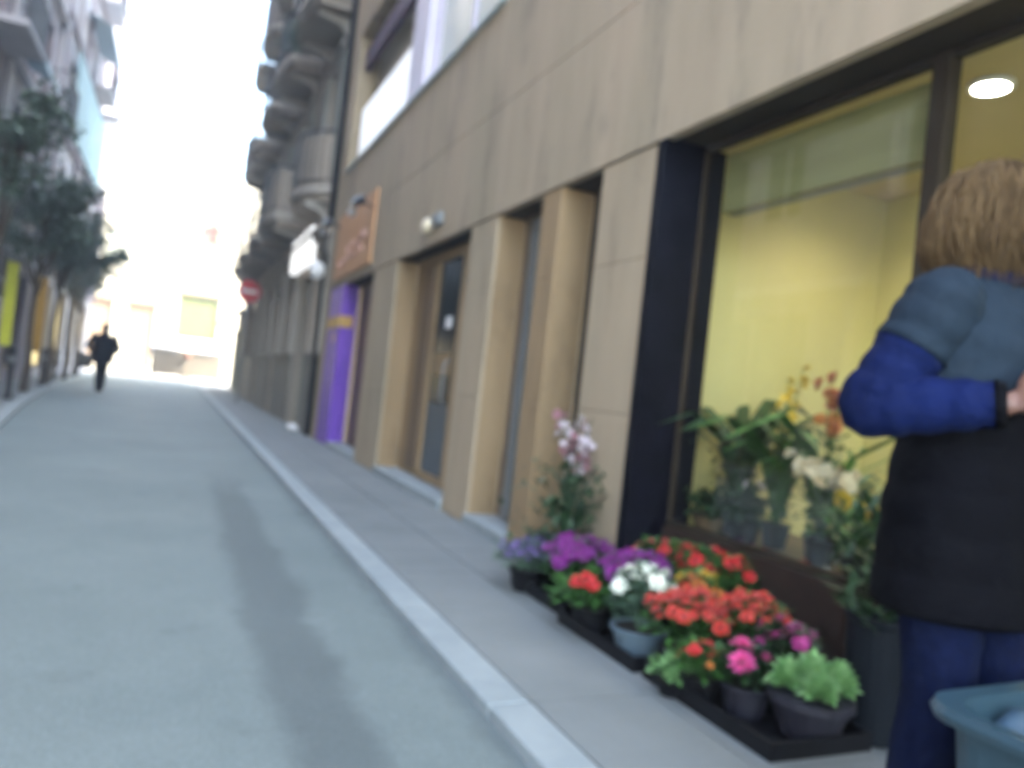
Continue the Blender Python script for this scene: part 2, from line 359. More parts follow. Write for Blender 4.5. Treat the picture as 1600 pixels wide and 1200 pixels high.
# ------------------------------------------------------------------ tan stone building (right, near)
WX = 2.25; SOF = 2.57; BK = 2.50; TOP = 22.0
tb = thing('stone_clad_building', 'tan stone clad building with pillars and a flower shop at street level', 'building', (WX, 5, 0))
def TB(mbb, name, m, **kw):
    o = mbb.build(name, m, tb, **kw); o.matrix_parent_inverse = Matrix.Translation((-WX, -5, 0)); return o
up_ops = [(6.1, 12.75, 4.47, 6.75)]
for fl in range(5):
    zb = 8.0 + fl * 3.0
    for a in (6.6, 9.8, 0.6, 3.6, -3.0): up_ops.append((a, a + 1.7, zb, zb + 1.6))
TB(shell(MB(), WX + .003, 1, 11, -6, 13.4, 4.47, TOP), 'outer_walls', TAN)
# upper wall of slabs: one band per course with fine open joints
wl = MB()
facade(wl, WX, 1, -6, 13.4, 4.47, TOP, up_ops, 0.35)
for (z0, z1) in ((SOF, 3.484), (3.492, 4.447)):
    y = -6.0; i = 0
    while y < 13.4:
        y2 = 13.4
        wl.box(WX, WX + .06, y, y2 - .0015, z0, z1); y = y2
TB(wl, 'upper_wall', TAN)
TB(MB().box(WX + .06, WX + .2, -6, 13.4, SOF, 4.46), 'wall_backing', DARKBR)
TB(MB().box(WX - .006, WX + .055, -6, 13.4, SOF - .014, SOF - .001), 'drip_edge', TAN)
TB(MB().box(WX - .04, WX + .34, 6.1, 12.75, 4.448, 4.469), 'window_sill', AQUA)
# soffit over the ground floor recess
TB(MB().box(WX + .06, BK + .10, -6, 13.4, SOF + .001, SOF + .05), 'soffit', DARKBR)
# loggia window: back wall, panel parapet, post, glass
TB(MB().box(WX + .352, WX + .40, 6.0, 12.9, 4.47, 6.85), 'loggia_back', CREAM)
TB(MB().box(WX + .02, WX + .055, 9.36, 12.05, 4.472, 5.30), 'parapet_panel', mat('glowing_white_panel', (0.86, 0.87, 0.9), .35, var=.02, emit=(1, 1, 1), estr=0.03), bevel=.006)  # panel brightened by its own emission, with no lamp in it
TB(MB().box(WX + .01, WX + .13, 8.62, 9.30, 4.474, 6.748), 'window_post', LAV, bevel=.01)
TB(MB().box(WX + .10, WX + .20, 9.302, 12.746, 6.2, 6.50), 'blind_box', mat('dark_purple_paint', (0.05, 0.02, 0.07), .5))
def tbwin(*a, **kw):
    o = window(tb, *a, **kw); o.matrix_parent_inverse = Matrix.Translation((-WX, -5, 0)); return o
tbwin(WX + .13, 1, 6.102, 8.618, 4.472, 6.746, frame=LAV, pane=BGLASS, fw=.08, bars=(1, 0))
for fl in range(5):
    zb = 8.0 + fl * 3.0
    for a in (6.6, 9.8, 0.6, 3.6, -3.0): tbwin(WX + .25, 1, a + .002, a + 1.698, zb + .002, zb + 1.598, frame=LAV)
# pillars: front face of grey-tan slabs, warm reveals
def pillar(y0, y1, m=PILLAR, x0=WX, x1=BK, name='pillar'):
    mb = MB(); z = .05
    for h in (1.02, .86, SOF - .024 - .05 - 1.88):
        mb.box(x0 + .004, x1, y0, y1, z, z + h - .0015); z += h
    o = TB(mb, name, m, bevel=.006); return o
def reveal(y0, y1):
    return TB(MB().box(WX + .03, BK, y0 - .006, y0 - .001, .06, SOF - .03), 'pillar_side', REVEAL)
pillar(12.9, 13.4)
o = pillar(11.90, 12.898, PURPLE); o['label'] = 'purple painted pillar'
bd = TB(MB().box(WX - .004, WX + .2, 11.894, 12.904, 1.88, 2.06), 'painted_band', YELPT); bd['label'] = 'yellow band painted round the purple pillar'
TB(MB().add([(WX - .006, 12.2 + .09 * math.cos(t), 1.72 + .09 * math.sin(t)) for t in [k * math.pi / 8 for k in range(16)]], [tuple(range(16))]), 'round_mark', PINKW)
pillar(8.78, 9.95); reveal(8.78, 9.95)
pillar(5.75, 6.35); reveal(5.75, 6.35)
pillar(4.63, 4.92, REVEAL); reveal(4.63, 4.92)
pillar(3.515, 4.09)
mp_ = TB(MB().box(WX - .001, BK + .16, 3.44, 3.512, .05, SOF - .003), 'marble_pier', MARBLE, bevel=.006)
# recess back walls: doorways and windows
def backing(y0, y1, m=BROWN, x=BK, z0=.05, z1=SOF): TB(MB().box(x, x + .08, y0, y1, z0, z1), 'recess_wall', m)
# bay A: red-brown door beyond the first pillar
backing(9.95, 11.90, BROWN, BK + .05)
dr = TB(MB().box(BK + .0, BK + .045, 10.25, 11.1, .14, 2.3), 'door', REDBR, bevel=.006)
for z in (.35, 1.35): TB(MB().box(BK - .014, BK - .001, 10.38, 10.97, z, z + .75), 'door_panel', REDBR, bevel=.008)
# bay B: tan framed entrance with dark glass
backing(6.35, 8.78, REVEAL, BK + .01)
TB(MB().box(BK - .03, BK + .005, 8.02, 8.36, .2, 2.42), 'narrow_door_leaf', BROWN, bevel=.004)
gd = TB(MB().box(BK - .045, BK - .01, 6.5, 7.05, .15, 2.5).box(BK - .045, BK - .01, 7.80, 7.88, .15, 2.5).box(BK - .045, BK - .01, 7.05, 7.80, 2.44, 2.5).box(BK - .045, BK - .01, 7.05, 7.80, .15, .22), 'door_frame', REVEAL)
TB(MB().box(BK - .012, BK - .002, 7.04, 7.81, .20, 2.45), 'door_glass', DGLASS)
TB(MB().box(BK - .020, BK - .013, 7.10, 7.76, .24, .95), 'door_kick_panel', mat('slate_panel', (.07, .085, .10), .4, var=.15))
TB(MB().box(BK - .022, BK - .013, 7.22, 7.70, 1.24, 1.46), 'door_notice', mat('notice_brown', (.30, .20, .10), .6, var=.3, scale=9))
TB(MB().box(BK - .022, BK - .013, 7.30, 7.46, 1.72, 1.84), 'door_sticker', WHITE)
TB(MB().tube([(BK - .05, 7.16, .95), (BK - .09, 7.16, 1.0), (BK - .09, 7.16, 1.35), (BK - .05, 7.16, 1.4)], .012, 8), 'door_handle', GREYM, smooth=True)
# bay C: thin pale frame and a louvred dark window
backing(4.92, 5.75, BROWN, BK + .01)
TB(MB().box(BK - .05, BK + .005, 5.40, 5.52, .16, 2.5).box(BK - .05, BK + .005, 4.93, 5.40, 2.42, 2.5), 'window_frame', GREYM)
lv = MB()
for i in range(44): lv.add([(BK - .03, 4.94, .22 + i * .05), (BK - .03, 5.39, .22 + i * .05), (BK - .005, 5.39, .262 + i * .05), (BK - .005, 4.94, .262 + i * .05)], [(0, 1, 2, 3)])
TB(lv, 'louvre', mat('louvre_grey', (.055, .055, .07), .4))
TB(MB().box(BK - .004, BK + .006, 4.93, 5.40, .16, 2.42), 'louvre_backing', BLACK)
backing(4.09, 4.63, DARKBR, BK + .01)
# steps
TB(MB().box(WX - .03, BK + .02, 6.352, 8.774, .03, .135), 'doorstep', KERB, bevel=.01)
TB(MB().box(WX - .03, BK + .02, 4.922, 5.744, .03, .135), 'doorstep', KERB, bevel=.01)
TB(MB().box(WX - .015, BK + .02, 9.952, 11.896, .03, .115), 'doorstep', KERB, bevel=.01)
# shop window
GX = 2.52
sw = TB(MB().box(GX - .02, GX + .05, 1.99, 2.06, .5, SOF).box(GX - .02, GX + .05, -2.2, -2.13, .5, SOF)
        .box(GX - .01, GX + .04, -4, 3.44, .5, .53).box(GX - .01, GX + .04, -4, 3.44, SOF - .03, SOF - .002).box(GX - .01, GX + .02, 3.432, 3.439, .53, SOF - .03), 'shop_window_frame', DARKBR)
pn = MB().quad((GX + .012, -4, .52), (GX + .012, 3.43, .52), (GX + .012, 3.43, SOF - .02), (GX + .012, -4, SOF - .02)).build('shop_pane', SGLASS, sw)
TB(MB().box(GX - .03, GX + .12, -4, 3.44, .04, .498), 'shop_window_base', mat('brown_base', (.03, .017, .012), .6, var=.4, scale=3))
TB(MB().box(GX + .06, GX + .10, 2.10, 3.33, 2.20, SOF - .06), 'pelmet', PELM)
TB(MB().box(GX + .102, GX + .15, 2.10, 3.33, 2.195, 2.215), 'pelmet_rail', GREYM)
TB(MB().box(GX + .05, GX + .80, 2.07, 3.43, .42, .497), 'display_shelf', BROWN)
# interior room
IX = 4.1
TB(MB().box(IX, IX + .1, -6, 3.70, .04, 3.0), 'interior_back_wall', YWALL)
TB(MB().box(GX + .13, IX, 3.62, 3.70, .04, 3.0).box(GX + .0, GX + .13, 3.52, 3.70, .04, SOF), 'interior_side_wall', YWALL)
TB(MB().box(GX + .13, IX, -6.1, -6.0, .04, 3.0), 'interior_end_wall', YWALL)
TB(MB().box(GX + .06, IX, -6, 3.62, 2.63, 2.70), 'interior_ceiling', CEIL)
TB(MB().box(GX + .13, IX, -6, 3.62, .0, .04), 'interior_floor', mat('shop_floor', (.25, .2, .13), .4, var=.1))
for (lx, ly, lab) in ((3.0, 2.18, 'bright oval downlight seen through the glass right of the mullion'), (3.55, .6, 'shop downlight deeper in, behind the person in blue'), (3.0, -.9, 'third shop downlight back along the window, out past the person'), (3.45, 3.0, 'shop downlight hidden behind the olive pelmet'), (3.0, -2.6, 'shop downlight farthest back along the window')):
    d = thing('ceiling_downlight', lab, 'light', (lx, ly, 2.63), group='shop ceiling downlights')
    MB().lathe([(.09, -.004), (.09, -.02), (.072, -.022)], n=24).build('trim_ring', WHITE, d)
    MB().lathe([(.070, -.023), (.070, -.018)], n=24).build('lamp_disc', LAMPW, d)
    L = bpy.data.lights.new('downlight_lamp', 'SPOT'); L.energy = 3.4; L.color = (1.0, .88, .64); L.spot_size = R(150); L.spot_blend = 1; L.shadow_soft_size = .08
    lo = bpy.data.objects.new('downlight_lamp', L); S.collection.objects.link(lo); lo.parent = d; lo.location = (0, 0, -.05)

# fittings on the tan wall
sg = thing('wall_sign', 'orange rectangular sign with faded pinkish script on the tan wall', 'sign', (WX, 11.4, 2.66))
MB().box(-.035, -.002, -1.25, 1.28, 0, 1.02).build('sign_board', ORANGE, sg, bevel=.006)
sq = MB()
for r, (y0, z0, sc) in enumerate([(.95, .20, 1.0), (.3, .38, .7)]):
    pts = []
    for i in range(60):
        t = i / 59; pts.append((-.042, y0 - t * 1.7 * sc + .07 * math.sin(t * 31), z0 + t * .10 + .075 * math.sin(t * 44 + r) * (.6 + .4 * math.sin(t * 9))))
    sq.tube(pts, .014, 5)
sq.build('script_lettering', PINKW, sg)
def goose(loc, label):
    d = thing('spot_lamp', label, 'lamp', loc, group='black spot lamps over the orange sign')
    MB().tube([(0, 0, .0), (-.10, 0, .05), (-.20, 0, .03)], .014, 8, sub=4).build('arm', BLACK, d, smooth=True)
    MB().lathe([(.04, -.01), (.045, .02), (.02, .03)], n=14).build('wall_plate', BLACK, d)
    hd = MB().tube([(-.20, .38, .05), (-.22, .30, .07), (-.24, 0, .06), (-.27, -.3, .0), (-.28, -.38, -.03)], [.03, .075, .10, .09, .05], 14, flat=.6, sub=3).build('lamp_head', BLACK, d, smooth=True)
    MB().tube([(-.205, .36, .03), (-.21, .50, -.01)], [.045, .06], 12).build('reflector', WHITE, hd, smooth=True)
goose((WX, 10.3, 3.42), 'nearer black spot lamp above the orange sign'); goose((WX, 12.6, 3.50), 'farther black spot lamp at the corner of the tan wall')
bl = thing('bulkhead_lamp', 'small round cream bulkhead lamp on the tan wall between two pillars', 'lamp', (WX, 7.6, 2.74))
MB().ellipsoid((-.04, 0, 0), (.055, .10, .085)).build('cover', P_CREAM, bl, smooth=True)
MB().box(-.05, 0, -.42, -.16, -.03, .09).build('junction_box', GREYM, bl, bevel=.01)

# ------------------------------------------------------------------ old grey building with balconies (right, beyond)
ob = thing('balcony_building', 'old grey apartment building with stone and iron balconies beyond the tan one', 'building', (0, 0, 0))
OX = 2.32; OY0, OY1, OT = 13.402, 30.4, 24.0
ops = []; bays = [15.2, 18.6, 22.0, 25.4, 28.7]
for fl in range(5):
    zb = 4.72 + fl * 3.45
    for c in bays: ops.append((c - .55, c + .55, zb, zb + 2.35))
gops = [(13.9, 14.5, 1.5, 3.05), (15.0, 16.9, .05, 3.1), (17.7, 19.0, 1.5, 3.1), (19.9, 21.1, .05, 3.1), (22.0, 23.3, 1.5, 3.1), (24.3, 25.5, .05, 3.1), (26.6, 28.6, 1.2, 3.1)]
wl = MB(); facade(wl, OX, 1, OY0, OY1, 0, OT, ops + gops, .28); shell(wl, OX, 1, 8, OY0, OY1, 0, OT); wl.build('wall', OLD, ob)
for (a, b, c, d) in ops:
    window(ob, OX + .2, 1, a + .002, b - .002, c + .002, d - .002, frame=OLDL, pane=DGLASS, fw=.08)
    tr = MB().box(OX - .05, OX - .001, a - .16, a, c, d + .16).box(OX - .05, OX - .001, b, b + .16, c, d + .16).box(OX - .05, OX - .001, a, b, d, d + .16)
    tr.box(OX - .13, OX - .052, a - .22, b + .22, d + .17, d + .27); tr.build('window_surround', OLDL, ob)
    if rnd.random() < .75:
        sh = MB()
        for q in (0, 1):
            yy = a - .56 if q == 0 else b + .02
            for i in range(22): sh.box(OX - .085, OX - .055, yy, yy + .54, c + .04 + i * .105, c + .11 + i * .105)
            sh.box(OX - .09, OX - .052, yy - .002, yy + .03, c, d).box(OX - .09, OX - .052, yy + .51, yy + .54, c, d)
        sh.build('shutters', SHUT, ob)
for (a, b, c, d) in gops:
    if c < .1:
        window(ob, OX + .18, 1, a + .002, b - .002, .06, d - .002, frame=REDBR if 19 < a < 22 else SHUT, pane=DGLASS if a < 19 else BROWN, fw=.14, name='door')
    else:
        window(ob, OX + .18, 1, a + .002, b - .002, c + .002, d - .002, frame=SHUT, pane=SHUT if a > 17 else DGLASS, fw=.1)
# plinth, dado rail, pilasters, cornice
prev = OY0; 
for (a, b, c, d) in gops + [(OY1, OY1, 0, 0)]:
    if c < .1 or a == OY1:
        MB().box(OX - .05, OX - .002, prev, a, .04, 1.42).build('plinth', OLDD, ob); MB().box(OX - .10, OX - .003, prev, a, 1.424, 1.50).build('dado_rail', OLDD, ob, bevel=.01); prev = b
for y in (13.42, 14.62, 17.0, 19.15, 21.2, 23.45, 25.65, 28.75, 30.0):
    o = MB().box(OX - .10, OX - .004, y, y + .34, 1.502, 3.45).box(OX - .13, OX - .102, y - .03, y + .37, 3.25, 3.45).build('pilaster', OLDL if int(y) % 2 else OLD, ob)
co = MB()
for i, (dx, z0, z1) in enumerate([(.12, 3.452, 3.56), (.20, 3.562, 3.66), (.28, 3.662, 3.72)]): co.box(OX - dx, OX - .002, OY0 + .002, OY1 - .002 + i * .0, z0, z1)
for fl in range(1, 5):
    z = 4.35 + fl * 3.45; co.box(OX - .07, OX - .002, OY0 + .002, OY1 - .002, z - .1, z + .06)
co.build('cornice', OLD, ob)
# dark downpipe at the near end
MB().tube([(OX - .10, 13.55, .05), (OX - .10, 13.55, 23)], .055, 10).build('downpipe', BLACK, ob, smooth=True)
def balcony(c, z, wdt, dep, bow, closed=False):
    n = 14; out = []
    for i in range(n + 1):
        t = i / n; yy = c - wdt / 2 + wdt * t
        xx = dep * (1 - (1 - math.sin(math.pi * t) ** .55) * bow)
        out.append((OX - xx, yy))
    pts = [(OX - .003, c - wdt / 2)] + out + [(OX - .003, c + wdt / 2)]
    b_ = MB().prism(pts, z - .16, z).build('balcony', OLDL, ob)
    q = [(OX - .003, c - wdt / 2 + .05)] + [(OX - (OX - x) * .9, c + (y - c) * .92) for x, y in out] + [(OX - .003, c + wdt / 2 - .05)]
    MB().prism(q, z - .30, z - .163).build('balcony_moulding', OLD, b_)
    for yy in (c - wdt * .32, c + wdt * .32):
        cb = MB()
        prof = [(0, -.66), (.07, -.64), (.11, -.54), (.20, -.46), (dep * .72, -.37), (dep * .72, -.303), (0, -.303)]
        cb.add([(OX - .003 - a, yy - .07, z + h) for a, h in prof] + [(OX - .003 - a, yy + .07, z + h) for a, h in prof],
               [tuple(range(7)), tuple(range(7, 14))[::-1]] + [(i, (i + 1) % 7, 7 + (i + 1) % 7, 7 + i) for i in range(7)])
        cb.build('corbel', OLDL, b_)
    rl = MB(); path = [(OX - .01, c - wdt / 2 + .03)] + [(x + .03, c + (y - c) * .97) for x, y in out] + [(OX - .01, c + wdt / 2 - .03)]
    rl.tube([(x, y, z + 1.0) for x, y in path], .022, 6); rl.tube([(x, y, z + .1) for x, y in path], .014, 5)
    L = 0
    for (x0, y0), (x1, y1) in zip(path, path[1:]):
        dd = math.hypot(x1 - x0, y1 - y0); nn = max(1, int(dd / .11))
        for i in range(nn):
            t = i / nn; x, y = x0 + (x1 - x0) * t, y0 + (y1 - y0) * t
            rl.tube([(x, y, z), (x - .03, y, z + .35), (x, y, z + 1.0)], .011, 4)
    rl.build('railing', IRON, b_)
    if closed:
        MB().prism([(x + (.012 if i not in (0, len(path) - 1) else 0), y) for i, (x, y) in enumerate(path)], z + .003, z + .92).build('parapet', OLD, b_)
for fl in range(5):
    z = 4.55 + fl * 3.45
    for i, c in enumerate(bays):
        if fl == 0 and i in (0,): balcony(c, z, 2.3, .62, 1.0, True)
        else: balcony(c, z, 2.5, .85 if i < 4 else .8, .22 if (i + fl) % 4 else 0.8, closed=(i + fl) % 4 == 1)
# balcony plants and laundry
def bushy(name, label, cat, loc, r, n, leafmat, size, seed, group=None, bloom=None):
    o = thing(name, label, cat, loc, group=group); q = random.Random(seed)
    MB().lathe([(r[0] * .45, 0), (r[0] * .6, .26), (r[0] * .66, .26), (r[0] * .66, .30), (r[0] * .5, .30)], n=14).build('pot', REDBR, o, smooth=True)
    mb = MB()
    for i in range(n):
        d = Vector((q.gauss(0, 1), q.gauss(0, 1), q.gauss(0, 1))).normalized() * q.random() ** .4
        p = Vector((d.x * r[0], d.y * r[1], .3 + r[2] + d.z * r[2]))
        mb.leaf(p, Vector((q.gauss(0, 1), q.gauss(0, 1), q.gauss(0, .6))), Vector((0, 0, 1)), size * q.uniform(.6, 1.3), size * .5)
    mb.build('foliage', leafmat, o); return o
bushy('balcony_plant', 'pale green bushy plant on a second floor balcony of the grey building', 'plant', (1.72, 18.4, 8.0), (.3, .6, .4), 400, GREYG, .12, 1)
bushy('balcony_plant', 'trailing pale plant on the nearest second floor balcony', 'plant', (1.75, 15.0, 8.0), (.3, .5, .35), 350, GREYG, .12, 2)
for j, (y, z, lab, mm) in enumerate([(15.6, 8.0 + .35, 'white sheet of laundry hung over the nearest upper balcony rail', WHITE), (22.2, 11.45 + .3, 'pale aqua cloth hung over a high balcony rail', PBLUE)]):
    mb = MB(); nx = 12; rs = []
    for i in range(nx + 1):
        yy = -.45 + .9 * i / nx; w_ = .025 * math.sin(i * 2.1)
        rs.append([(-.02 + w_, yy, -.05), (-.06 + w_ * .5, yy, .62), (-.02, yy, .70), (.04, yy, .67), (.05 + w_, yy, .25), (.035 + w_, yy, .25), (.025, yy, .66), (-.02, yy, .68), (-.045 + w_ * .5, yy, .62), (-.005 + w_, yy, -.05)])
    o = mb.rings(rs).build('laundry_sheet', mm, smooth=True, loc=(OX - .86, y, z)); tag(o, lab, 'laundry')
# lightbox sign and globe lamp
ls = thing('lightbox_sign', 'plain white lightbox sign over the shop in the grey building', 'sign', (OX, 16.0, 3.62))
MB().box(-.24, -.10, -1.3, 1.3, -.42, .26).build('light_panel', SIGNW, ls, bevel=.02)
MB().box(-.10, .0, -1.2, 1.2, -.05, .05).build('bracket', BLACK, ls)
gl = thing('globe_lamp', 'round white globe lamp at the corner of the tan building', 'lamp', (WX, 13.2, 2.86))
MB().ellipsoid((-.22, 0, 0), (.13, .13, .15)).build('globe', GLOBE, gl, smooth=True)
MB().tube([(0, 0, .2), (-.12, 0, .24), (-.22, 0, .15)], .015, 8, sub=3).build('arm', BLACK, gl, smooth=True)
# litter bag on the pavement by the grey wall
tag(MB().ellipsoid((0, 0, .05), (.09, .38, .06), fn=lambda p, q: q * (1 + .12 * math.sin(p.y * 9) * math.cos(p.x * 7))).build('crumpled_bag', WHITE, smooth=True, loc=(2.12, 14.6, .05)), 'crumpled white plastic bag lying at the foot of the grey wall', 'bag')

# no entry sign
ne = thing('traffic_sign', 'round red no entry sign on a thin pole by the grey building', 'sign', (1.78, 23.6, .046))
MB().tube([(0, .03, 0), (0, .03, 3.62)], .03, 10).build('pole', GREYM, ne, smooth=True)
n = 32
def disc(r, y0, y1):
    a = [(r * math.cos(2 * math.pi * k / n), y0, 3.27 + r * math.sin(2 * math.pi * k / n)) for k in range(n)]
    b = [(x, y1, z) for x, _, z in a]; return MB().rings([a, b])
disc(.33, -.02, -.005).build('sign_plate', REDS, ne); MB().box(-.22, .22, -.026, -.0205, 3.215, 3.325).build('white_bar', WHITE, ne)

# corner shop; unseen block added to keep the sun off the road
cs = thing('corner_shop', 'low corner shop with green-grey glazed front past the no entry sign', 'building', (0, 0, 0))
MB().box(OX + .1, 5.2, 30.42, 36.4, 0, 3.5).build('wall', OLD, cs)
for a in (30.7, 32.6, 34.5):
    window(cs, OX + .03, 1, a, a + 1.7, .06, 2.7, frame=SHUT, pane=BGLASS, fw=.14)
MB().add([(OX + .095, 30.6, 3.45), (OX + .095, 36.3, 3.45), (OX - .75, 36.3, 2.95), (OX - .75, 30.6, 2.95), (OX - .75, 36.3, 2.70), (OX - .75, 30.6, 2.70)], [(0, 1, 2, 3), (3, 2, 4, 5)]).build('awning', WHITE, cs)
sb = thing('unseen_shade_block', 'unseen grey block added behind the corner shop to shade the street end', 'building', (0, 0, 0))
wl = MB(); ops2 = [(y, y + 1, z, z + 1.6) for y in (31.6, 34.0) for z in (5, 8.2, 11.4, 14.6, 17.8)]
facade(wl, 5.3, 1, 30.45, 36.5, 0, 23, ops2, .2); shell(wl, 5.3, 1, 5.0, 30.45, 36.5, 0, 23); wl.build('wall', OLD, sb)
for o_ in ops2: window(sb, 5.42, 1, o_[0] + .002, o_[1] - .002, o_[2] + .002, o_[3] - .002)

# ------------------------------------------------------------------ left side buildings
LX = -4.1
def leftb(name, label, y0, y1, top, m, ops, gops, gpane):
    b = thing(name, label, 'building', (0, 0, 0))
    wl = MB(); facade(wl, LX, -1, y0, y1, 0, top, ops + gops, .3); shell(wl, LX, -1, 9, y0, y1, 0, top); wl.build('wall', m, b)
    for i, o_ in enumerate(ops): window(b, LX - .2, -1, o_[0] + .002, o_[1] - .002, o_[2] + .002, o_[3] - .002, frame=MAUVEL, fw=.1)
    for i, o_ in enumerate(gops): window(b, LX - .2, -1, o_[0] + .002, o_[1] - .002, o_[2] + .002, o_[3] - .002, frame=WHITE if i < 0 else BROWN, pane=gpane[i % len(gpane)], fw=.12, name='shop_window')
    return b
opsA = [(c - .6, c + .6, 4.6 + 3.3 * f, 6.8 + 3.3 * f) for f in range(5) for c in (7.5, 10.4, 13.3, 16.2, 19.1, 22.2, 25.0)]
opsA = [o_ for o_ in opsA]
gA = [(5.6, 8.6, .3, 3.0), (9.4, 12.4, .3, 3.0), (13.2, 16.0, .3, 3.0), (17.0, 19.6, .3, 3.0), (23.6, 26.2, .3, 3.0), (20.3, 23.0, 2.2, 4.05)]
A = leftb('mauve_apartment_building', 'mauve grey apartment building on the left behind the trees', -2, 27.2, 22, MAUVE, opsA, gA, [DGLASS])
opsB = [(c - .65, c + .65, 4.9 + 3.4 * f, 7.2 + 3.4 * f) for f in range(5) for c in (30.0, 35.4, 39.0, 42.4)]
gB = [(28.0, 31.2, .3, 3.2), (32.2, 35.0, .3, 3.2), (36.0, 38.8, .3, 3.2), (39.8, 42.8, .3, 3.2)]
B = leftb('lavender_apartment_building', 'taller lavender apartment building at the far left end of the street', 27.21, 44.2, 26, MAUVEL, opsB, gB, [SUNGLOW])
pil = MB()
for y in (18.0, 20.4, 23.6, 26.6): pil.box(LX + .001, LX + .10, y, y + .4, 3.4, 22)
pil.build('pilasters', MAUVEL, A)
pil = MB()
for y in (27.4, 32.3, 37.0, 40.6, 43.6): pil.box(LX + .001, LX + .12, y, y + .5, 3.6, 26)
pil.build('pilasters', MAUVE, B)
for b_, y0, y1, zz in ((A, -2, 27.2, [3.3, 7.4, 10.7, 14.0, 17.3]), (B, 27.21, 44.2, [3.5, 7.9, 11.3, 14.7, 18.1])):
    c_ = MB()
    for z in zz: c_.box(LX + .002, LX + .18, y0 + .002, y1 - .002, z, z + .14)
    c_.build('string_course', MAUVEL if b_ is A else MAUVE, b_)
def lbal(b_, y0, y1, z):
    s_ = MB().box(LX + .182, LX + .75, y0, y1, z, z + .14).build('balcony', MAUVEL, b_)
    r_ = MB().tube([(LX + .2, y0 + .02, z + 1.1), (LX + .73, y0 + .02, z + 1.1), (LX + .73, y1 - .02, z + 1.1), (LX + .2, y1 - .02, z + 1.1)], .025, 6)
    yy = y0 + .02
    while yy < y1: r_.tube([(LX + .73, yy, z + .1), (LX + .73, yy, z + 1.1)], .012, 4); yy += .13
    r_.build('railing', IRON, s_)
for (y0, y1, z) in ((18.1, 20.2, 7.4), (24.0, 26.2, 7.4), (34.2, 36.6, 11.3), (34.2, 36.6, 14.7), (38, 40.2, 11.3), (21.1, 23.3, 10.7), (18.1, 20.2, 10.7)): lbal(B if y0 > 27 else A, y0, y1, z)
def awn(b_, y0, y1, z, drop, out, m, nm='awning'):
    MB().add([(LX + .02, y0, z), (LX + .02, y1, z), (LX + out, y1, z - drop), (LX + out, y0, z - drop), (LX + out, y1, z - drop - .2), (LX + out, y0, z - drop - .2)], [(0, 1, 2, 3), (3, 2, 4, 5), ]).build(nm, m, b_)
awn(A, 20.4, 22.6, 7.95, .35, .75, PBLUE); awn(B, 31.6, 36.2, 13.2, .4, .85, PBLUE); awn(A, 21.4, 26.9, 5.6, .9, .8, PBLUE)
tp = tag(MB().box(LX + .20, LX + .26, 29.2, 38.6, 8.15, 10.9).build('hanging_tarpaulin', TEAL), 'large pale teal tarpaulin hung across the lavender building', 'tarpaulin')
wbn = thing('vertical_banner', 'tall narrow white banner on the far left building, glowing in place of sunlight', 'banner', (LX, 38.9, 8.3))
MB().box(.15, .19 + .55, -.03, .03, 0, 3.6).build('cloth', SIGNW, wbn); MB().tube([(0, 0, 3.65), (.85, 0, 3.65)], .025, 8).build('rod', GREYM, wbn)  # cloth emits light to imitate a sunlit white strip
# glazed shop gallery frame
fr = MB()
for z in (2.55, 3.25, 3.98): fr.box(LX + .03, LX + .10, 20.2, 23.1, z, z + .09)
for y in (20.2, 21.6, 23.02): fr.box(LX + .02, LX + .115, y, y + .10, 2.2, 4.1)
fr.build('gallery_frame', MAUVEL, A)
yb = thing('shop_banner', 'narrow bright yellow vertical banner on the left shop front', 'banner', (-3.55, 19.9, 1.0))
MB().box(.02, .24, -.02, .02, 0, 1.85).build('cloth', YBAN, yb); MB().tube([(-.55, 0, 1.9), (.36, 0, 1.9)], .02, 8).build('rod', GREYM, yb)
yb2 = thing('shop_banner', 'narrow ochre vertical banner between the left tree trunks', 'banner', (-3.5, 23.6, .9))
MB().box(-.03, .26, -.02, .02, 0, 2.0).build('cloth', mat('ochre_banner', (.5, .3, .06), .6, var=.08), yb2); MB().tube([(-.6, 0, 2.05), (.32, 0, 2.05)], .02, 8).build('rod', GREYM, yb2)

# bollards
labs = ['nearest dark bollard on the left pavement', 'second dark bollard on the left pavement', 'third dark bollard on the left pavement', 'fourth dark bollard on the left pavement', 'farthest dark bollard on the left pavement']
b0 = thing('bollard', labs[0], 'bollard', (-2.72, 16.7, .05), group='bollards along the left kerb')
MB().lathe([(.085, 0), (.085, .06), (.055, .1), (.05, .85), (.07, .88), (.07, .92), (.045, .98), (.01, 1.0)], n=14).build('post', BLACK, b0, smooth=True)
MB().lathe([(.054, .68), (.056, .70), (.056, .76), (.054, .78)], n=14).build('ring', GREYM, b0)
for i, (x, y) in enumerate([(-3.08, 23.2), (-3.33, 27.6), (-3.45, 31.5), (-3.5, 35.5)]):
    c = copy_tree(b0); c.location = (x, y, .05); c['label'] = labs[i + 1]

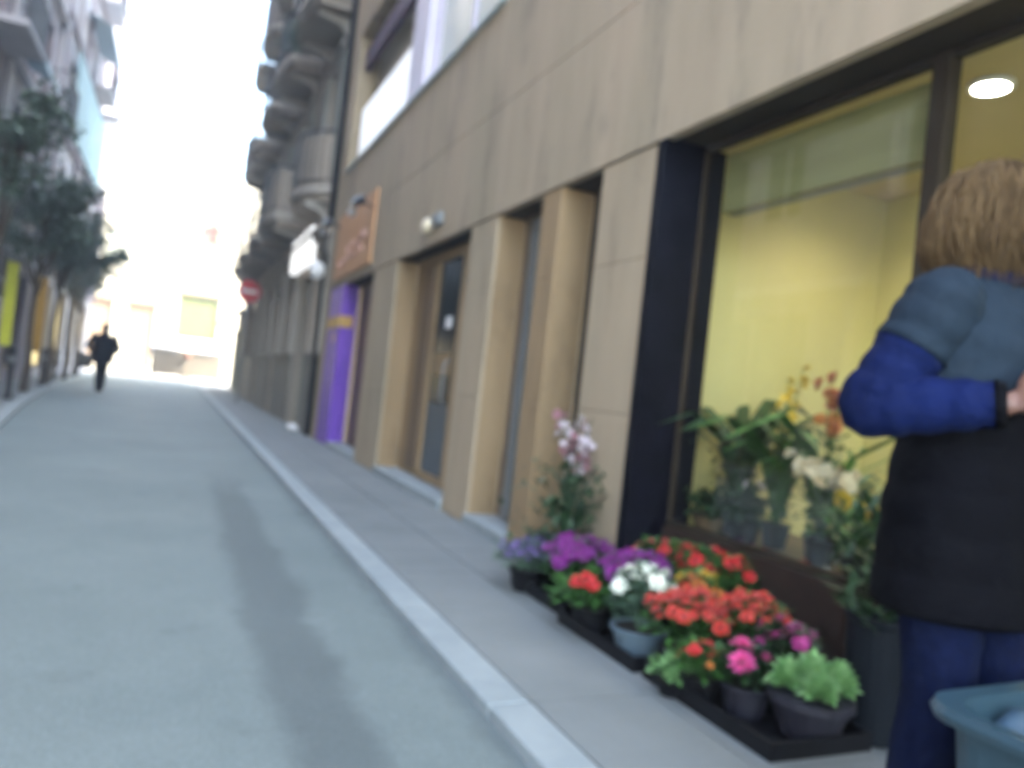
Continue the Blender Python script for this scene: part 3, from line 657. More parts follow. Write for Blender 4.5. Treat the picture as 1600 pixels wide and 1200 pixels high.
# trees on the left pavement
def tree(x, y, h, cr, cz, seed, label, n=2600, lean=(0, 0), extra=()):
    t = thing('street_tree', label, 'tree', (x, y, .05), group='young trees on the left pavement'); q = random.Random(seed)
    tr = MB(); top = Vector((lean[0], lean[1], h * .62))
    tr.tube([(0, 0, 0), (.03, 0, .6), (lean[0] * .3 - .03, lean[1] * .3, h * .33), top, (lean[0] * 1.3, lean[1] * 1.3, h * .9)], [.10, .075, .06, .045, .015], 8, sub=3)
    cl = []
    for i in range(13):
        z0 = q.uniform(.42, .85) * h; a = q.uniform(0, 6.28); r = cr * q.uniform(.6, 1.05)
        f = z0 / (h * .62); base = Vector((lean[0] * min(f, 1.3), lean[1] * min(f, 1.3), z0))
        e = Vector((lean[0] + r * math.cos(a), lean[1] + r * math.sin(a), cz + q.uniform(-.55, .55) * cr))
        tr.tube([base, (base + e) / 2 + Vector((0, 0, .12)), e], [.03, .02, .006], 5, sub=2); cl.append((e, cr * q.uniform(.28, .5))); cl.append(((base + e) / 2 + Vector((0, 0, .2)), cr * q.uniform(.2, .4)))
    for e in extra:
        e = Vector(e); tr.tube([top, (top + e) / 2, e], [.03, .02, .006], 5, sub=2)
        for k in range(6): cl.append((top.lerp(e, .45 + .11 * k), cr * (.26 - .025 * k)))
    tr.build('trunk', BARK, t, smooth=True)
    lv = MB(); per = int(n * .72) // len(cl)
    for c, r in cl:
        for i in range(per):
            d = Vector((q.gauss(0, 1), q.gauss(0, 1), q.gauss(0, .7))).normalized() * r * q.random() ** .45
            lv.leaf(c + d, Vector((q.gauss(0, 1), q.gauss(0, 1), q.gauss(-.3, .6))), Vector((q.gauss(0, .4), q.gauss(0, .4), 1)), q.uniform(.13, .24), q.uniform(.06, .11))
    lv.build('crown', TREEL, t)
tree(-2.9, 15.4, 5.1, .72, 4.85, 3, 'nearest tree, its dark crown cut by the left edge of the photo', 2400)
tree(-2.95, 19.8, 5.0, 1.1, 4.0, 5, 'second dark green tree on the left pavement', 3600, (.05, 0))
tree(-3.1, 24.2, 5.2, 1.15, 4.25, 8, 'third tree on the left pavement with a branch reaching over the road', 3600, (0.1, 0), extra=[(1.5, -.2, 3.75)])
tree(-3.3, 29.4, 5.2, 1.2, 4.3, 11, 'farthest tree on the left pavement, near the walking person', 3000)
tree(-3.45, 33.6, 5.0, 1.1, 4.0, 14, 'small distant tree at the end of the left row', 2400)

# ------------------------------------------------------------------ far end of the street
eb = thing('cream_end_building', 'sunlit cream building closing the far end of the street', 'building', (0, 0, 0))
wl = MB(); EY = 58.0
opsE = [(-.1, 2.5, 1.2, 5.7), (-3.2, -1.5, .3, 4.6), (-5.8, -4.1, .3, 4.6), (4.2, 6.8, 1.2, 5.7)] + [(x, x + 1.2, z, z + 2.2) for x in (-8, -4.8, -1.6, 1.6, 4.8, 8) for z in (7.2, 10.8)]
# facade across the view: build along Y then swap axes
tmp = MB(); facade(tmp, EY, 1, -22, 26, 0, 14, opsE, .3); shell(tmp, EY, 1, 8, -22, 26, 0, 14)
wl.v = [(b, a, c) for a, b, c in tmp.v]; wl.f = tmp.f; wl.build('wall', CREAM, eb)
for i, (a, b, c, d) in enumerate(opsE):
    MB().box(a, b, EY + .22, EY + .26, c, d).build('shutter' if i in (0, 3) else 'window', YGREEN if i in (0, 3) else OCHRE if i < 3 else BGLASS, eb)
    MB().box(a - .1, b + .1, EY - .12, EY - .002, d + .02, d + .2).build('lintel', OCHRE, eb)
MB().box(-22.2, 26.2, EY - .4, EY - .003, 13.6, 14.0).build('cornice', CREAM, eb)
MB().box(-6.6, -.5, EY - .06, EY - .003, .02, 5.1).build('ochre_front', OCHRE, eb) if False else None
ph = thing('pharmacy_cross', 'red pharmacy cross glowing against the bright end of the street', 'sign', (1.6, EY, 10.3))
MB().box(-.78, .78, -.5, -.3, -.2, .2).box(-.2, .2, -.503, -.297, -.78, .78).build('cross_body', REDX, ph)
MB().box(-.05, .05, -.3, -.0, -.05, .05).build('bracket', BLACK, ph)
tag(MB().box(-.75, .75, -.12, -.004, 0, .16).build('name_plate', DARKBR, loc=(1.5, EY, 8.0)), 'thin dark name plate below the red cross', 'sign')
# two waste containers broadside
def container(x, label):
    c = thing('waste_container', label, 'container', (x, 46.0, 0), group='waste containers at the end of the street')
    c.scale = (1, 1, 1.12)
    prof = [(-.55, .22), (.55, .22), (.62, 1.5), (-.62, 1.5)]
    MB().add([(-.86, a, z) for a, z in prof] + [(.86, a, z) for a, z in prof], [(0, 1, 2, 3), (7, 6, 5, 4), (0, 4, 5, 1), (1, 5, 6, 2), (2, 6, 7, 3), (3, 7, 4, 0)]).build('bin_body', BIN, c, bevel=.05)
    MB().tube([(-.93, 0, 1.58), (.93, 0, 1.58)], [.68, .68], 16, flat=.42).build('lid', WHITE, c)
    for sx in (-.7, .7):
        for sy in (-.4, .4): MB().tube([(sx - .05, sy, .11), (sx + .05, sy, .11)], .11, 12).build('wheel', BLKPL, c)
    MB().box(-.5, .5, -.70, -.60, 1.36, 1.44).build('grip_bar', GREYM, c)
container(-.25, 'left one of two beige waste containers with white lids'); container(1.55, 'right one of two beige waste containers with white lids')
pc = thing('parking_post', 'short post with a dark red cap between the two waste containers', 'post', (.65, 45.2, 0))
MB().tube([(0, 0, 0), (0, 0, 1.2)], .06, 8).build('post', BIN, pc); MB().lathe([(.10, 1.2), (.17, 1.35), (.14, 1.55), (.02, 1.6)], n=12).build('cap', REDBR, pc, smooth=True)

# thin volume added to imitate veiling glare from the bright street end
hz = bpy.data.materials.new('glare_haze'); hz.use_nodes = True; hn = hz.node_tree.nodes; hn.remove(hn['Principled BSDF'])
pv = hn.new('ShaderNodeVolumePrincipled'); pv.inputs['Density'].default_value = .0055; pv.inputs['Color'].default_value = (.9, .94, 1, 1); pv.inputs['Anisotropy'].default_value = .3
hz.node_tree.links.new(pv.outputs[0], hn['Material Output'].inputs['Volume'])
ho = MB().box(-80, 100, -40, 100, -1.0, 30).build('glare_haze', hz); ho['kind'] = 'stuff'

# ------------------------------------------------------------------ flowers
def bloom_mesh(r, rings_, npet, dome, seed, wid=.55):
    q = random.Random(seed); mb = MB()
    for k in range(rings_):
        el = (.1 + 1.2 * k / max(1, rings_ - 1)) if rings_ > 1 else .35
        rr = r * (1 - .45 * k / rings_)
        for i in range(max(4, npet - k * 2)):
            a = 2 * math.pi * (i + .5 * k) / max(4, npet - k * 2) + q.uniform(-.1, .1)
            d = Vector((math.cos(a) * math.cos(el * dome), math.sin(a) * math.cos(el * dome), math.sin(el * dome)))
            mb.leaf(Vector((0, 0, .15 * r * k / rings_)), d, Vector((0, 0, 1)), rr * q.uniform(.85, 1.1), rr * wid, .1)
    me = bpy.data.meshes.new('bloom'); me.from_pydata(mb.v, [], mb.f); me.update(); return me
BM = {}
def bloom(parent, kind, m, loc, nrm, r, name='bloom'):
    key = (kind, m.name)
    if key not in BM:
        me = {'mum': bloom_mesh(1, 5, 16, 1.0, 1, .3), 'single': bloom_mesh(1, 2, 7, .5, 2, .8), 'ball': bloom_mesh(1, 5, 9, 1.1, 3, .7), 'small': bloom_mesh(1, 1, 5, .6, 4, .7)}[kind]
        me.materials.append(m); BM[key] = me
    o = bpy.data.objects.new(name, BM[key]); S.collection.objects.link(o); o.parent = parent
    o.location = loc; o.scale = (r, r, r); qd = Vector(nrm).to_track_quat('Z', 'Y') ; o.rotation_euler = qd.to_euler(); return o
def potted(label, loc, potr, poth, fr, fz, leafmat, petal_, nb, br, kind, seed, potm=BLKPL, nl=320, leafs=.05, cat='potted plant', lean=(0, 0), dome=.75, group='potted flowers on the pavement', ltop=1.0):
    loc = (loc[0] + .01, loc[1] + .10, loc[2])
    t = thing('potted_flower', label, cat, loc, seed * 1.7, group); q = random.Random(seed)
    pt = MB().lathe([(potr * .72, 0), (potr * .95, poth * .85), (potr * 1.06, poth * .86), (potr * 1.08, poth), (potr * .92, poth), (potr * .9, poth * .9)], n=22).build('pot', potm, t, smooth=False)
    MB().lathe([(potr * .88, poth * .9), (potr * .88, poth * .93)], n=20).build('soil', SOIL, t)
    mb = MB(); zc = poth + (fz - poth) * .35
    for i in range(nl):
        a = q.uniform(0, 6.283); rr = q.random() ** .5; zz = q.uniform(-.25, 1)
        w_ = math.sqrt(max(0, 1 - max(0, zz) ** 2)) * rr
        p = Vector((fr * w_ * math.cos(a) + lean[0] * max(0, zz), fr * w_ * math.sin(a) + lean[1] * max(0, zz), zc + (fz * ltop - zc) * zz))
        d = Vector((math.cos(a), math.sin(a), q.uniform(-.4, .8)))
        mb.leaf(p, d, Vector((0, 0, 1)), leafs * q.uniform(.7, 1.4), leafs * .55 * q.uniform(.7, 1.2))
    for i in range(8):
        a = i * .785; mb.tube([(0, 0, poth * .8), (fr * .4 * math.cos(a), fr * .4 * math.sin(a), zc), (fr * .7 * math.cos(a), fr * .7 * math.sin(a), fz * .92)], .003, 4)
    mb.build('foliage', leafmat, t)
    for i in range(nb):
        u = (i + .5) / nb; a = i * 2.39996 + seed; rr = math.sqrt(u) * fr * 1.02
        hz = zc + (fz - zc) * math.sqrt(max(0.02, 1 - (u * dome)))
        n_ = Vector((rr * math.cos(a) / fr * .8, rr * math.sin(a) / fr * .8, .9)).normalized()
        pm = petal_[i % len(petal_)] if isinstance(petal_, list) else petal_
        bloom(t, kind, pm, (rr * math.cos(a) + lean[0], rr * math.sin(a) + lean[1], hz + q.uniform(-.022, .018)), (n_ + Vector((q.gauss(0, .3), q.gauss(0, .3), 0))), br * q.uniform(.65, 1.25))
    return t
Z0 = .049
potted('lavender-grey heather in a black pot, first of the row of flowers', (1.89, 3.72, Z0), .10, .12, .165, .25, GREYG, P_LAV, 60, .026, 'ball', 1, nl=500)
potted('grey-green heather with dusty mauve flowers against the doorway pillar', (2.12, 3.98, Z0), .09, .11, .14, .24, GREYG, P_LAV, 44, .025, 'ball', 2, nl=380)
potted('large mound of violet chrysanthemums at the left of the row', (2.02, 3.36, Z0), .12, .13, .19, .34, GREEN, P_PURP, 42, .045, 'mum', 3, nl=420)
potted('violet chrysanthemums beside the coral blooms', (2.12, 3.02, Z0), .11, .13, .17, .36, GREEN, P_PURP, 34, .045, 'mum', 4, nl=360)
potted('pot of broad green leaves with one round red bloom', (1.90, 3.02, Z0), .10, .12, .17, .27, GREEN, P_RED, 1, .055, 'ball', 5, nl=420, leafs=.07, dome=.2, lean=(-.06, -.07), ltop=.9)
_g = [o for o in S.collection.objects if o.get('label', '').startswith('pot of broad green leaves')][0]
_i = Matrix.Rotation(-_g.rotation_euler.z, 3, 'Z')
for _p, _r in (((-.08, -.06, .25), .05), ((-.115, -.03, .235), .04), ((-.07, -.10, .235), .04)): bloom(_g, 'ball', P_RED, _i @ Vector(_p), _i @ Vector((-.5, -.4, .8)), _r)
potted('coral pink geranium nearest the black marble pier', (2.35, 3.22, Z0), .09, .14, .11, .38, GREEN, P_CORAL, 7, .045, 'ball', 6)
potted('bright red geranium next to the coral one', (2.35, 3.02, Z0), .09, .14, .12, .42, GREEN, P_RED, 8, .042, 'ball', 7)
potted('bright red geranium in the middle of the back row', (2.35, 2.82, Z0), .09, .14, .12, .44, GREEN, P_RED, 8, .042, 'ball', 8)
potted('last red geranium at the right of the back row', (2.36, 2.63, Z0), .09, .14, .11, .44, GREEN, P_RED, 7, .04, 'ball', 9)
potted('white daisies above a silvery plant in a pale blue bowl', (1.95, 2.70, Z0), .12, .12, .13, .38, GREYG, P_WHITE, 14, .045, 'single', 10, potm=BOWL, nl=260)
potted('small yellow flowers in the middle of the row', (2.19, 2.62, Z0), .09, .12, .10, .37, GREEN, [P_YEL, P_YEL, P_ORG], 12, .034, 'ball', 11)
potted('big scarlet geranium with red blooms down its front', (2.0, 2.42, Z0), .11, .12, .17, .33, GREEN, P_RED2, 36, .038, 'ball', 12, potm=LILAC)
potted('second scarlet geranium nearer the shop window base', (2.17, 2.26, Z0), .11, .12, .15, .37, GREEN, P_RED2, 26, .038, 'ball', 13)
potted('low pot of orange-red blooms at the front of the row', (1.90, 2.20, Z0), .08, .10, .10, .20, GREEN, [P_RED, P_ORG], 12, .028, 'single', 14, nl=200)
potted('single bright pink bloom in a lilac-grey pot', (1.99, 2.06, Z0), .09, .12, .09, .235, DGREEN, P_PINK, 4, .048, 'mum', 15, potm=LILAC)
potted('dark magenta blooms behind the pale green kale', (2.16, 2.06, Z0), .09, .12, .11, .32, DGREEN, P_MAG, 13, .036, 'single', 16)
potted('low sprig of bright green leaves at the pavement edge of the row', (1.83, 2.28, Z0), .06, .05, .07, .13, KALEC, P_YEL, 1, .012, 'small', 17, nl=120, leafs=.045)
# ornamental kale
kt = thing('ornamental_kale', 'pale green ornamental kale filling a dark grey bowl at the right end', 'potted plant', (2.10, 1.96, Z0), 0, 'potted flowers on the pavement')
MB().lathe([(.10, 0), (.155, .15), (.17, .15), (.17, .18), (.145, .18)], n=26).build('bowl', LILAC, kt); MB().lathe([(.14, .15), (.14, .16)], n=20).build('soil', SOIL, kt)
q = random.Random(5); kb = MB()
for (cx, cy, cr) in ((0, 0, .11), (-.09, .05, .08), (.09, -.05, .09), (.06, .09, .08), (-.05, -.09, .08)):
    for i in range(60):
        el = 1.45 * (i / 60) ** .8; a = i * 2.4; d = Vector((math.cos(a) * math.cos(el), math.sin(a) * math.cos(el), math.sin(el) * .8))
        kb.leaf(Vector((cx, cy, .19 + .05 * i / 60)) + d * .01, d, Vector((0, 0, 1)), cr * q.uniform(.7, 1.05), cr * .75, .35)
kb.build('leaves', KALEC, kt); kt.scale = (.86, .86, .86)
# black trays under the pots
for i, (x0, x1, y0, y1, lb) in enumerate([(1.86, 2.2, 3.2, 3.86, 'black plastic tray under the heather and violet flowers'), (1.80, 2.22, 2.5, 3.16, 'black plastic tray under the white and single red flowers'), (1.82, 2.26, 1.74, 2.46, 'black plastic tray under the scarlet flowers and kale')]):
    tr = MB().box(x0, x1, y0, y1, 0, .012).box(x0, x0 + .015, y0, y1, .012, .06).box(x1 - .015, x1, y0, y1, .012, .06).box(x0 + .015, x1 - .015, y0, y0 + .015, .012, .06).box(x0 + .015, x1 - .015, y1 - .015, y1, .012, .06)
    tag(tr.build('plant_tray', BLKPL, loc=(.01, .10, .0485)), lb, 'tray', 'black trays under the flowers')

# tall plants
def stalky(name, label, loc, h, potr, poth, potm, leafmat, petal_, nst, spread, br, kind, seed, leafn=14, leafL=.3, perst=4, group=None, fol=0, cat='potted plant', bmin=.6):
    t = thing(name, label, cat, loc, 0, group); q = random.Random(seed)
    MB().lathe([(potr * .72, 0), (potr, poth * .9), (potr * 1.08, poth * .9), (potr * 1.08, poth), (potr * .9, poth)], n=20).build('pot', potm, t); MB().lathe([(potr * .85, poth * .92), (potr * .85, poth * .96)], n=16).build('soil', SOIL, t)
    st = MB(); bl_ = []
    for i in range(nst):
        a = q.uniform(0, 6.28); s_ = spread * q.uniform(.3, 1); e = Vector((s_ * math.cos(a), s_ * math.sin(a), h * q.uniform(.82, 1)))
        b_ = Vector((0, 0, poth)); mid = Vector((e.x * .3, e.y * .3, poth + (e.z - poth) * .6))
        st.tube([b_, mid, e], [.005, .004, .002], 5, sub=3)
        for k in range(perst):
            f = bmin + (1 - bmin) * (k + .5) / perst; p = mid.lerp(e, (f - .5) * 2 if f > .5 else 0)
            bl_.append((p + Vector((q.gauss(0, .018), q.gauss(0, .018), q.gauss(0, .01))), Vector((q.gauss(0, 1), q.gauss(0, 1), .5))))
    st.build('stems', leafmat, t)
    lf = MB()
    for i in range(leafn):
        a = q.uniform(0, 6.28); L = leafL * q.uniform(.7, 1.2); w_ = L * .06
        c = [Vector((0, 0, poth)), Vector((math.cos(a) * L * .2, math.sin(a) * L * .2, poth + L * .6)), Vector((math.cos(a) * L * .6, math.sin(a) * L * .6, poth + L * .85)), Vector((math.cos(a) * L * 1.0, math.sin(a) * L * 1.0, poth + L * .7))]
        sd = Vector((-math.sin(a), math.cos(a), 0)) * w_
        lf.add([c[0] - sd * .5, c[0] + sd * .5, c[1] + sd, c[1] - sd, c[2] + sd * .8, c[2] - sd * .8, c[3]], [(0, 1, 2, 3), (3, 2, 4, 5), (5, 4, 6)])
    for i in range(fol):
        p = Vector((q.gauss(0, spread * .5), q.gauss(0, spread * .5), poth + q.random() * h * .5))
        lf.leaf(p, Vector((q.gauss(0, 1), q.gauss(0, 1), q.gauss(.2, .6))), Vector((0, 0, 1)), .07, .035)
    lf.build('leaves', leafmat, t)
    for i, (p, n_) in enumerate(bl_): bloom(t, kind, petal_[i % len(petal_)], p, n_, br * q.uniform(.8, 1.2))
    return t
stalky('tall_orchid', 'tall dusky pink and white flowering plant against the pillar by the marble', (2.13, 3.84, Z0), 1.0, .11, .2, BLKPL, DGREEN, [P_PALE, P_DUSK, P_DUSK, P_PALE], 11, .24, .034, 'single', 21, fol=340, perst=5, leafn=10, leafL=.4)
ZS = .498
stalky('window_plant', 'strappy plant with long arching leaves in the shop window', (2.85, 3.30, ZS), .75, .10, .12, BLKPL, DGREEN, [P_PALE], 2, .1, .02, 'small', 22, leafn=22, leafL=.62, perst=1, fol=260, group='plants in the shop window')
stalky('window_plant', 'stems of yellow gladiolus in the shop window', (2.80, 2.94, ZS), .92, .07, .12, BLKPL, GREEN, [P_YEL], 3, .06, .03, 'small', 23, leafn=12, leafL=.55, perst=8, fol=200, group='plants in the shop window')
stalky('window_plant', 'stems of orange-brown flowers in the shop window', (2.82, 2.68, ZS), .95, .07, .12, BLKPL, GREEN, [P_ORG], 3, .08, .04, 'ball', 24, leafn=10, leafL=.55, perst=6, fol=220, group='plants in the shop window')
stalky('window_plant', 'cream orchids arching low in the shop window', (2.70, 2.55, ZS), .50, .07, .12, BLKPL, DGREEN, [P_CREAM], 4, .16, .045, 'single', 25, leafn=10, leafL=.2, perst=4, group='plants in the shop window', bmin=.7)
stalky('window_plant', 'yellow lilies over bushy leaves in the shop window', (2.68, 2.32, ZS), .36, .08, .1, BLKPL, GREEN, [P_YEL], 5, .12, .04, 'ball', 26, leafn=10, leafL=.25, perst=2, group='plants in the shop window', fol=160)
stalky('window_plant', 'dark green bush with a pale pink flower at the left of the window', (2.72, 3.08, ZS), .32, .09, .1, BLKPL, DGREEN, [P_PALE, P_DUSK], 3, .1, .035, 'single', 27, leafn=14, leafL=.25, perst=1, group='plants in the shop window', fol=320)
stalky('window_plant', 'low dark leafy plant beside the window frame', (2.68, 3.30, ZS), .2, .09, .09, BROWN, DGREEN, [P_DUSK], 1, .1, .02, 'small', 28, leafn=10, leafL=.2, perst=1, group='plants in the shop window', fol=220)
stalky('window_plant', 'grey-leaved plant in the middle of the window display', (2.98, 2.72, ZS), .55, .10, .12, BLKPL, GREYG, [P_CORAL], 4, .12, .02, 'single', 29, leafn=16, leafL=.3, perst=1, group='plants in the shop window', fol=240)
bk = thing('flower_bucket', 'dark blue-grey tapered metal bucket beside the person', 'bucket', (2.37, 1.93, Z0))
MB().lathe([(.09, 0), (.115, .40), (.125, .41), (.125, .43), (.11, .43), (.085, .04)], n=24).build('bucket_body', mat('slate_metal', (.006, .009, .014), .7, var=.2, spec=.2), bk, smooth=False)
MB().tube([(.115, 0, .38), (.135, 0, .32), (.11, 0, .26)], .008, 6, sub=3).build('handle', GREYM, bk)
lf = MB(); q = random.Random(44)
for i in range(160):
    lf.leaf(Vector((q.gauss(0, .07), q.gauss(0, .07), .38 + q.random() * .42)), Vector((q.gauss(0, 1), q.gauss(0, 1), q.gauss(.6, .5))), Vector((0, 0, 1)), .12, .035)
tag(lf.build('cut_foliage', DGREEN, loc=(2.36, 1.95, Z0)), 'dark cut foliage standing in the slate bucket', 'cut foliage')

# ------------------------------------------------------------------ pale blue tub, front right
tu = thing('plastic_tub', 'pale blue plastic tub with a rounded rim at the bottom right corner', 'tub', (1.66, .76, Z0), R(3))
def rrect(hx, hy, r, z, n=6):
    pts = []
    for (sx, sy, a0) in ((1, 1, 0), (-1, 1, 90), (-1, -1, 180), (1, -1, 270)):
        for k in range(n + 1):
            a = R(a0 + 90 * k / n); pts.append((sx * (hx - r) + r * math.cos(a), sy * (hy - r) + r * math.sin(a), z))
    return pts
MB().rings([rrect(.19, .22, .07, 0), rrect(.23, .26, .08, .50), rrect(.235, .265, .08, .53), rrect(.262, .292, .09, .53), rrect(.268, .298, .09, .545), rrect(.262, .292, .09, .56), rrect(.225, .255, .08, .558), rrect(.21, .24, .07, .30), rrect(.19, .21, .06, .05)]).build('tub_body', PALEB, tu, smooth=False)
MB().box(-.06, .06, -.325, -.298, .49, .53).build('handle', PALEB, tu, bevel=.01)
cl = MB(); q = random.Random(9); N = 22; gv = []
for j in range(N + 1):
    for i in range(N + 1):
        x = -.20 + .40 * i / N; y = -.23 + .46 * j / N
        gv.append((x, y, .50 + .02 * math.sin(x * 23 + y * 9) + .022 * math.sin(y * 31 - x * 12) + (.06 if x > .05 and y > -.02 else 0) * math.sin(min(1, (x - .05) * 12) * 1.5)))
o = cl.add(gv, [(j * (N + 1) + i, j * (N + 1) + i + 1, (j + 1) * (N + 1) + i + 1, (j + 1) * (N + 1) + i) for j in range(N) for i in range(N)]).build('wrapping_sheet', mat('blue_wrap', (.035, .07, .11), .5, var=.1, scale=4), smooth=True, loc=(1.66, .76, Z0))
o.rotation_euler = (0, 0, R(3)); so_ = o.modifiers.new('thick', 'SOLIDIFY'); so_.thickness = .01; so_.offset = -1
tag(o, 'crumpled grey-blue wrapping sheet lying in the pale blue tub', 'sheet')

# ------------------------------------------------------------------ people
def head_fn(p, q_):
    # p unit direction (x forward), q_ scaled point: carve a face
    x, y, z = p; r = q_.copy()
    if z < 0: r.y *= 1 - .28 * (-z) ** 1.2; r.x *= 1 - .12 * (-z)
    if x > .3:
        f = math.exp(-((y / .16) ** 2)); nose = f * math.exp(-(((z + .12) / .2) ** 2)) * .022 * (1 if z > -.35 else .4)
        nose += f * math.exp(-(((z + .28) / .1) ** 2)) * .014
        eye = math.exp(-(((abs(y) - .36) / .16) ** 2)) * math.exp(-(((z - .02) / .12) ** 2)) * -.012
        brow = math.exp(-(((abs(y) - .34) / .25) ** 2)) * math.exp(-(((z - .2) / .1) ** 2)) * .005
        lips = math.exp(-((y / .22) ** 2)) * (math.exp(-(((z + .52) / .05) ** 2)) + math.exp(-(((z + .62) / .05) ** 2))) * .007
        chin = math.exp(-((y / .25) ** 2)) * math.exp(-(((z + .86) / .14) ** 2)) * .012
        r.x += nose + eye + brow + lips + chin
    return r
def hand(mb, wrist, dirv, palmn, curl=.5, s=1.0, thumb=1):
    d = Vector(dirv).normalized(); n_ = Vector(palmn).normalized(); n_ = (n_ - d * n_.dot(d)).normalized(); sd = d.cross(n_) * thumb
    wrist = Vector(wrist)
    mb.tube([wrist - d * .03, wrist + d * .02, wrist + d * .05, wrist + d * .09], [.026 * s, .03 * s, .038 * s, .034 * s], 12, flat=.5)
    rot = Matrix((sd, n_, d)).transposed()
    mb.ellipsoid(wrist + d * .05 * s, (.04 * s, .016 * s, .05 * s), 12, 8, rot=rot)
    for i, L in enumerate((.070, .078, .073, .058)):
        b_ = wrist + d * .085 * s + sd * (.027 - .018 * i) * s
        c1 = curl * (.5 + .08 * i); p1 = b_ + (d * math.cos(c1) + n_ * math.sin(c1)) * L * .42 * s
        c2 = c1 + curl; p2 = p1 + (d * math.cos(c2) + n_ * math.sin(c2)) * L * .33 * s
        c3 = c2 + curl * .7; p3 = p2 + (d * math.cos(c3) + n_ * math.sin(c3)) * L * .25 * s
        mb.tube([b_ - d * .02, b_, p1, p2, p3], [.009 * s, .0095 * s, .0088 * s, .008 * s, .006 * s], 8)
    b_ = wrist + d * .03 * s + sd * .028 * s
    mb.tube([b_, b_ + (sd * .7 + d * .7) * .03 * s, b_ + (sd * .45 + d * .9 + n_ * .4) * .055 * s, b_ + (sd * .2 + d + n_ * .8) * .07 * s], [.012 * s, .012 * s, .01 * s, .007 * s], 8)
def ovals(mb, rows, n=24, ribs=None):
    """rows of (cx, cy, cz, rx, ry) stacked into a closed garment or torso"""
    pts = [Vector(r[:3]) for r in rows]; rs = []
    for k, r in enumerate(rows):
        rs.append([(r[0] + r[3] * math.cos(2 * math.pi * i / n), r[1] + r[4] * math.sin(2 * math.pi * i / n), r[2]) for i in range(n)])
    return mb.rings(rs)
def dense(rows, step=.012, amp=0.0, pitch=.07):
    out = []
    for a, b in zip(rows, rows[1:]):
        n_ = max(1, int(abs(b[2] - a[2]) / step))
        for k in range(n_):
            t = k / n_; r = [a[i] + (b[i] - a[i]) * t for i in range(5)]
            w_ = amp * (abs(math.sin(math.pi * r[2] / pitch)) - .6); r[3] += w_; r[4] += w_; out.append(tuple(r))
    out.append(rows[-1]); return out
def person(label, loc, rz, H, arms, legs, mats, hair, quilt=0, coat_hem=.70, face_yaw=0, two_tone=False, head_pitch=0.0, bulk=1.0):
    """joints in metres for a 1.70 m figure facing +x; scaled by H/1.70"""
    s = H / 1.70; P = thing('person', label, 'person', loc, rz); P.scale = (s, s, s)
    Rh = Matrix.Rotation(face_yaw, 3, 'Z') @ Matrix.Rotation(head_pitch, 3, 'Y')
    b = MB(); hc = Vector((.03, 0, 1.585))
    b.ellipsoid(hc, (.095, .076, .115), 40, 30, rot=Rh, fn=head_fn)
    for sy in (-1, 1): b.ellipsoid(hc + Rh @ Vector((-.005, sy * .078, -.005)), (.018, .010, .03), 10, 8, rot=Rh)
    b.tube([(-.02, 0, 1.36), (-.005, 0, 1.44), (.015, 0, 1.53)], [.065, .055, .055], 16)
    ovals(b, dense([(0, 0, .86, .09, .13), (0, 0, .95, .11, .165), (0, 0, 1.08, .095, .13), (0, 0, 1.25, .11, .155), (-.01, 0, 1.36, .095, .165), (-.01, 0, 1.42, .06, .10), (-.01, 0, 1.44, .04, .05)], .03))
    for (sh, el, wr, hd, pn, cu, th) in arms:
        b.tube([sh, Vector(sh).lerp(Vector(el), .5), el, Vector(el).lerp(Vector(wr), .4), wr], [.05, .045, .038, .038, .026], 12)
        hand(b, wr, hd, pn, cu, 1.0, th)
    for (hp, kn, an, toe) in legs:
        b.tube([hp, Vector(hp).lerp(Vector(kn), .5), kn, Vector(kn).lerp(Vector(an), .35), an], [.085, .075, .055, .055, .036], 14)
        b.tube([an, Vector(an).lerp(Vector(toe), .5) - Vector((0, 0, .02)), toe], [.04, .042, .03], 10)
    bo = b.build('body', mats['skin'], P, smooth=True)
    rm = bo.modifiers.new('remesh', 'REMESH'); rm.mode = 'VOXEL'; rm.voxel_size = .006; rm.use_smooth_shade = True
    sm = bo.modifiers.new('smooth', 'SMOOTH'); sm.iterations = 2; sm.factor = .4
    # trousers
    t_ = MB()
    for (hp, kn, an, toe) in legs:
        hp, kn, an = Vector(hp), Vector(kn), Vector(an)
        t_.tube([hp + Vector((0, 0, .06)), hp.lerp(kn, .25), hp.lerp(kn, .6), kn, kn.lerp(an, .35), kn.lerp(an, .7), an + Vector((0, 0, .01))], [.105, .098, .088, .075, .074, .066, .062], 18, sub=5)
    ovals(t_, dense([(0, 0, .80, .10, .15), (0, 0, .88, .125, .185), (0, 0, .98, .12, .175)], .03))
    to = t_.build('trousers', mats['trousers'], P, smooth=True)
    rm = to.modifiers.new('remesh', 'REMESH'); rm.mode = 'VOXEL'; rm.voxel_size = .01; rm.use_smooth_shade = True
    for (hp, kn, an, toe) in legs:
        an = Vector(an); toe = Vector(toe); f = (toe - an); f.z = 0; f.normalize()
        z = an.z - .055
        MB().tube([an - f * .05 + Vector((0, 0, -.03)), an + Vector((0, 0, -.01)), an + f * .07 - Vector((0, 0, .025)), an + f * .15 - Vector((0, 0, .042)), an + f * .20 - Vector((0, 0, .05))], [.038, .05, .044, .036, .018], 14, sub=3, flat=.95).build('shoe', mats['shoe'], P, smooth=True)
    # coat
    c = MB(); hem = coat_hem
    rows = [(0, 0, hem, .165, .215), (0, 0, hem + .01, .18, .23), (0, 0, .92, .17, .22), (0, 0, 1.06, .155, .20), (0, 0, 1.18, .16, .215)]
    rows2 = [(0, 0, 1.18, .162, .218), (-.005, 0, 1.28, .16, .225), (-.01, 0, 1.35, .145, .225), (-.01, 0, 1.40, .12, .19), (-.005, 0, 1.44, .09, .12), (0, 0, 1.475, .082, .09), (.0, 0, 1.50, .085, .093)]
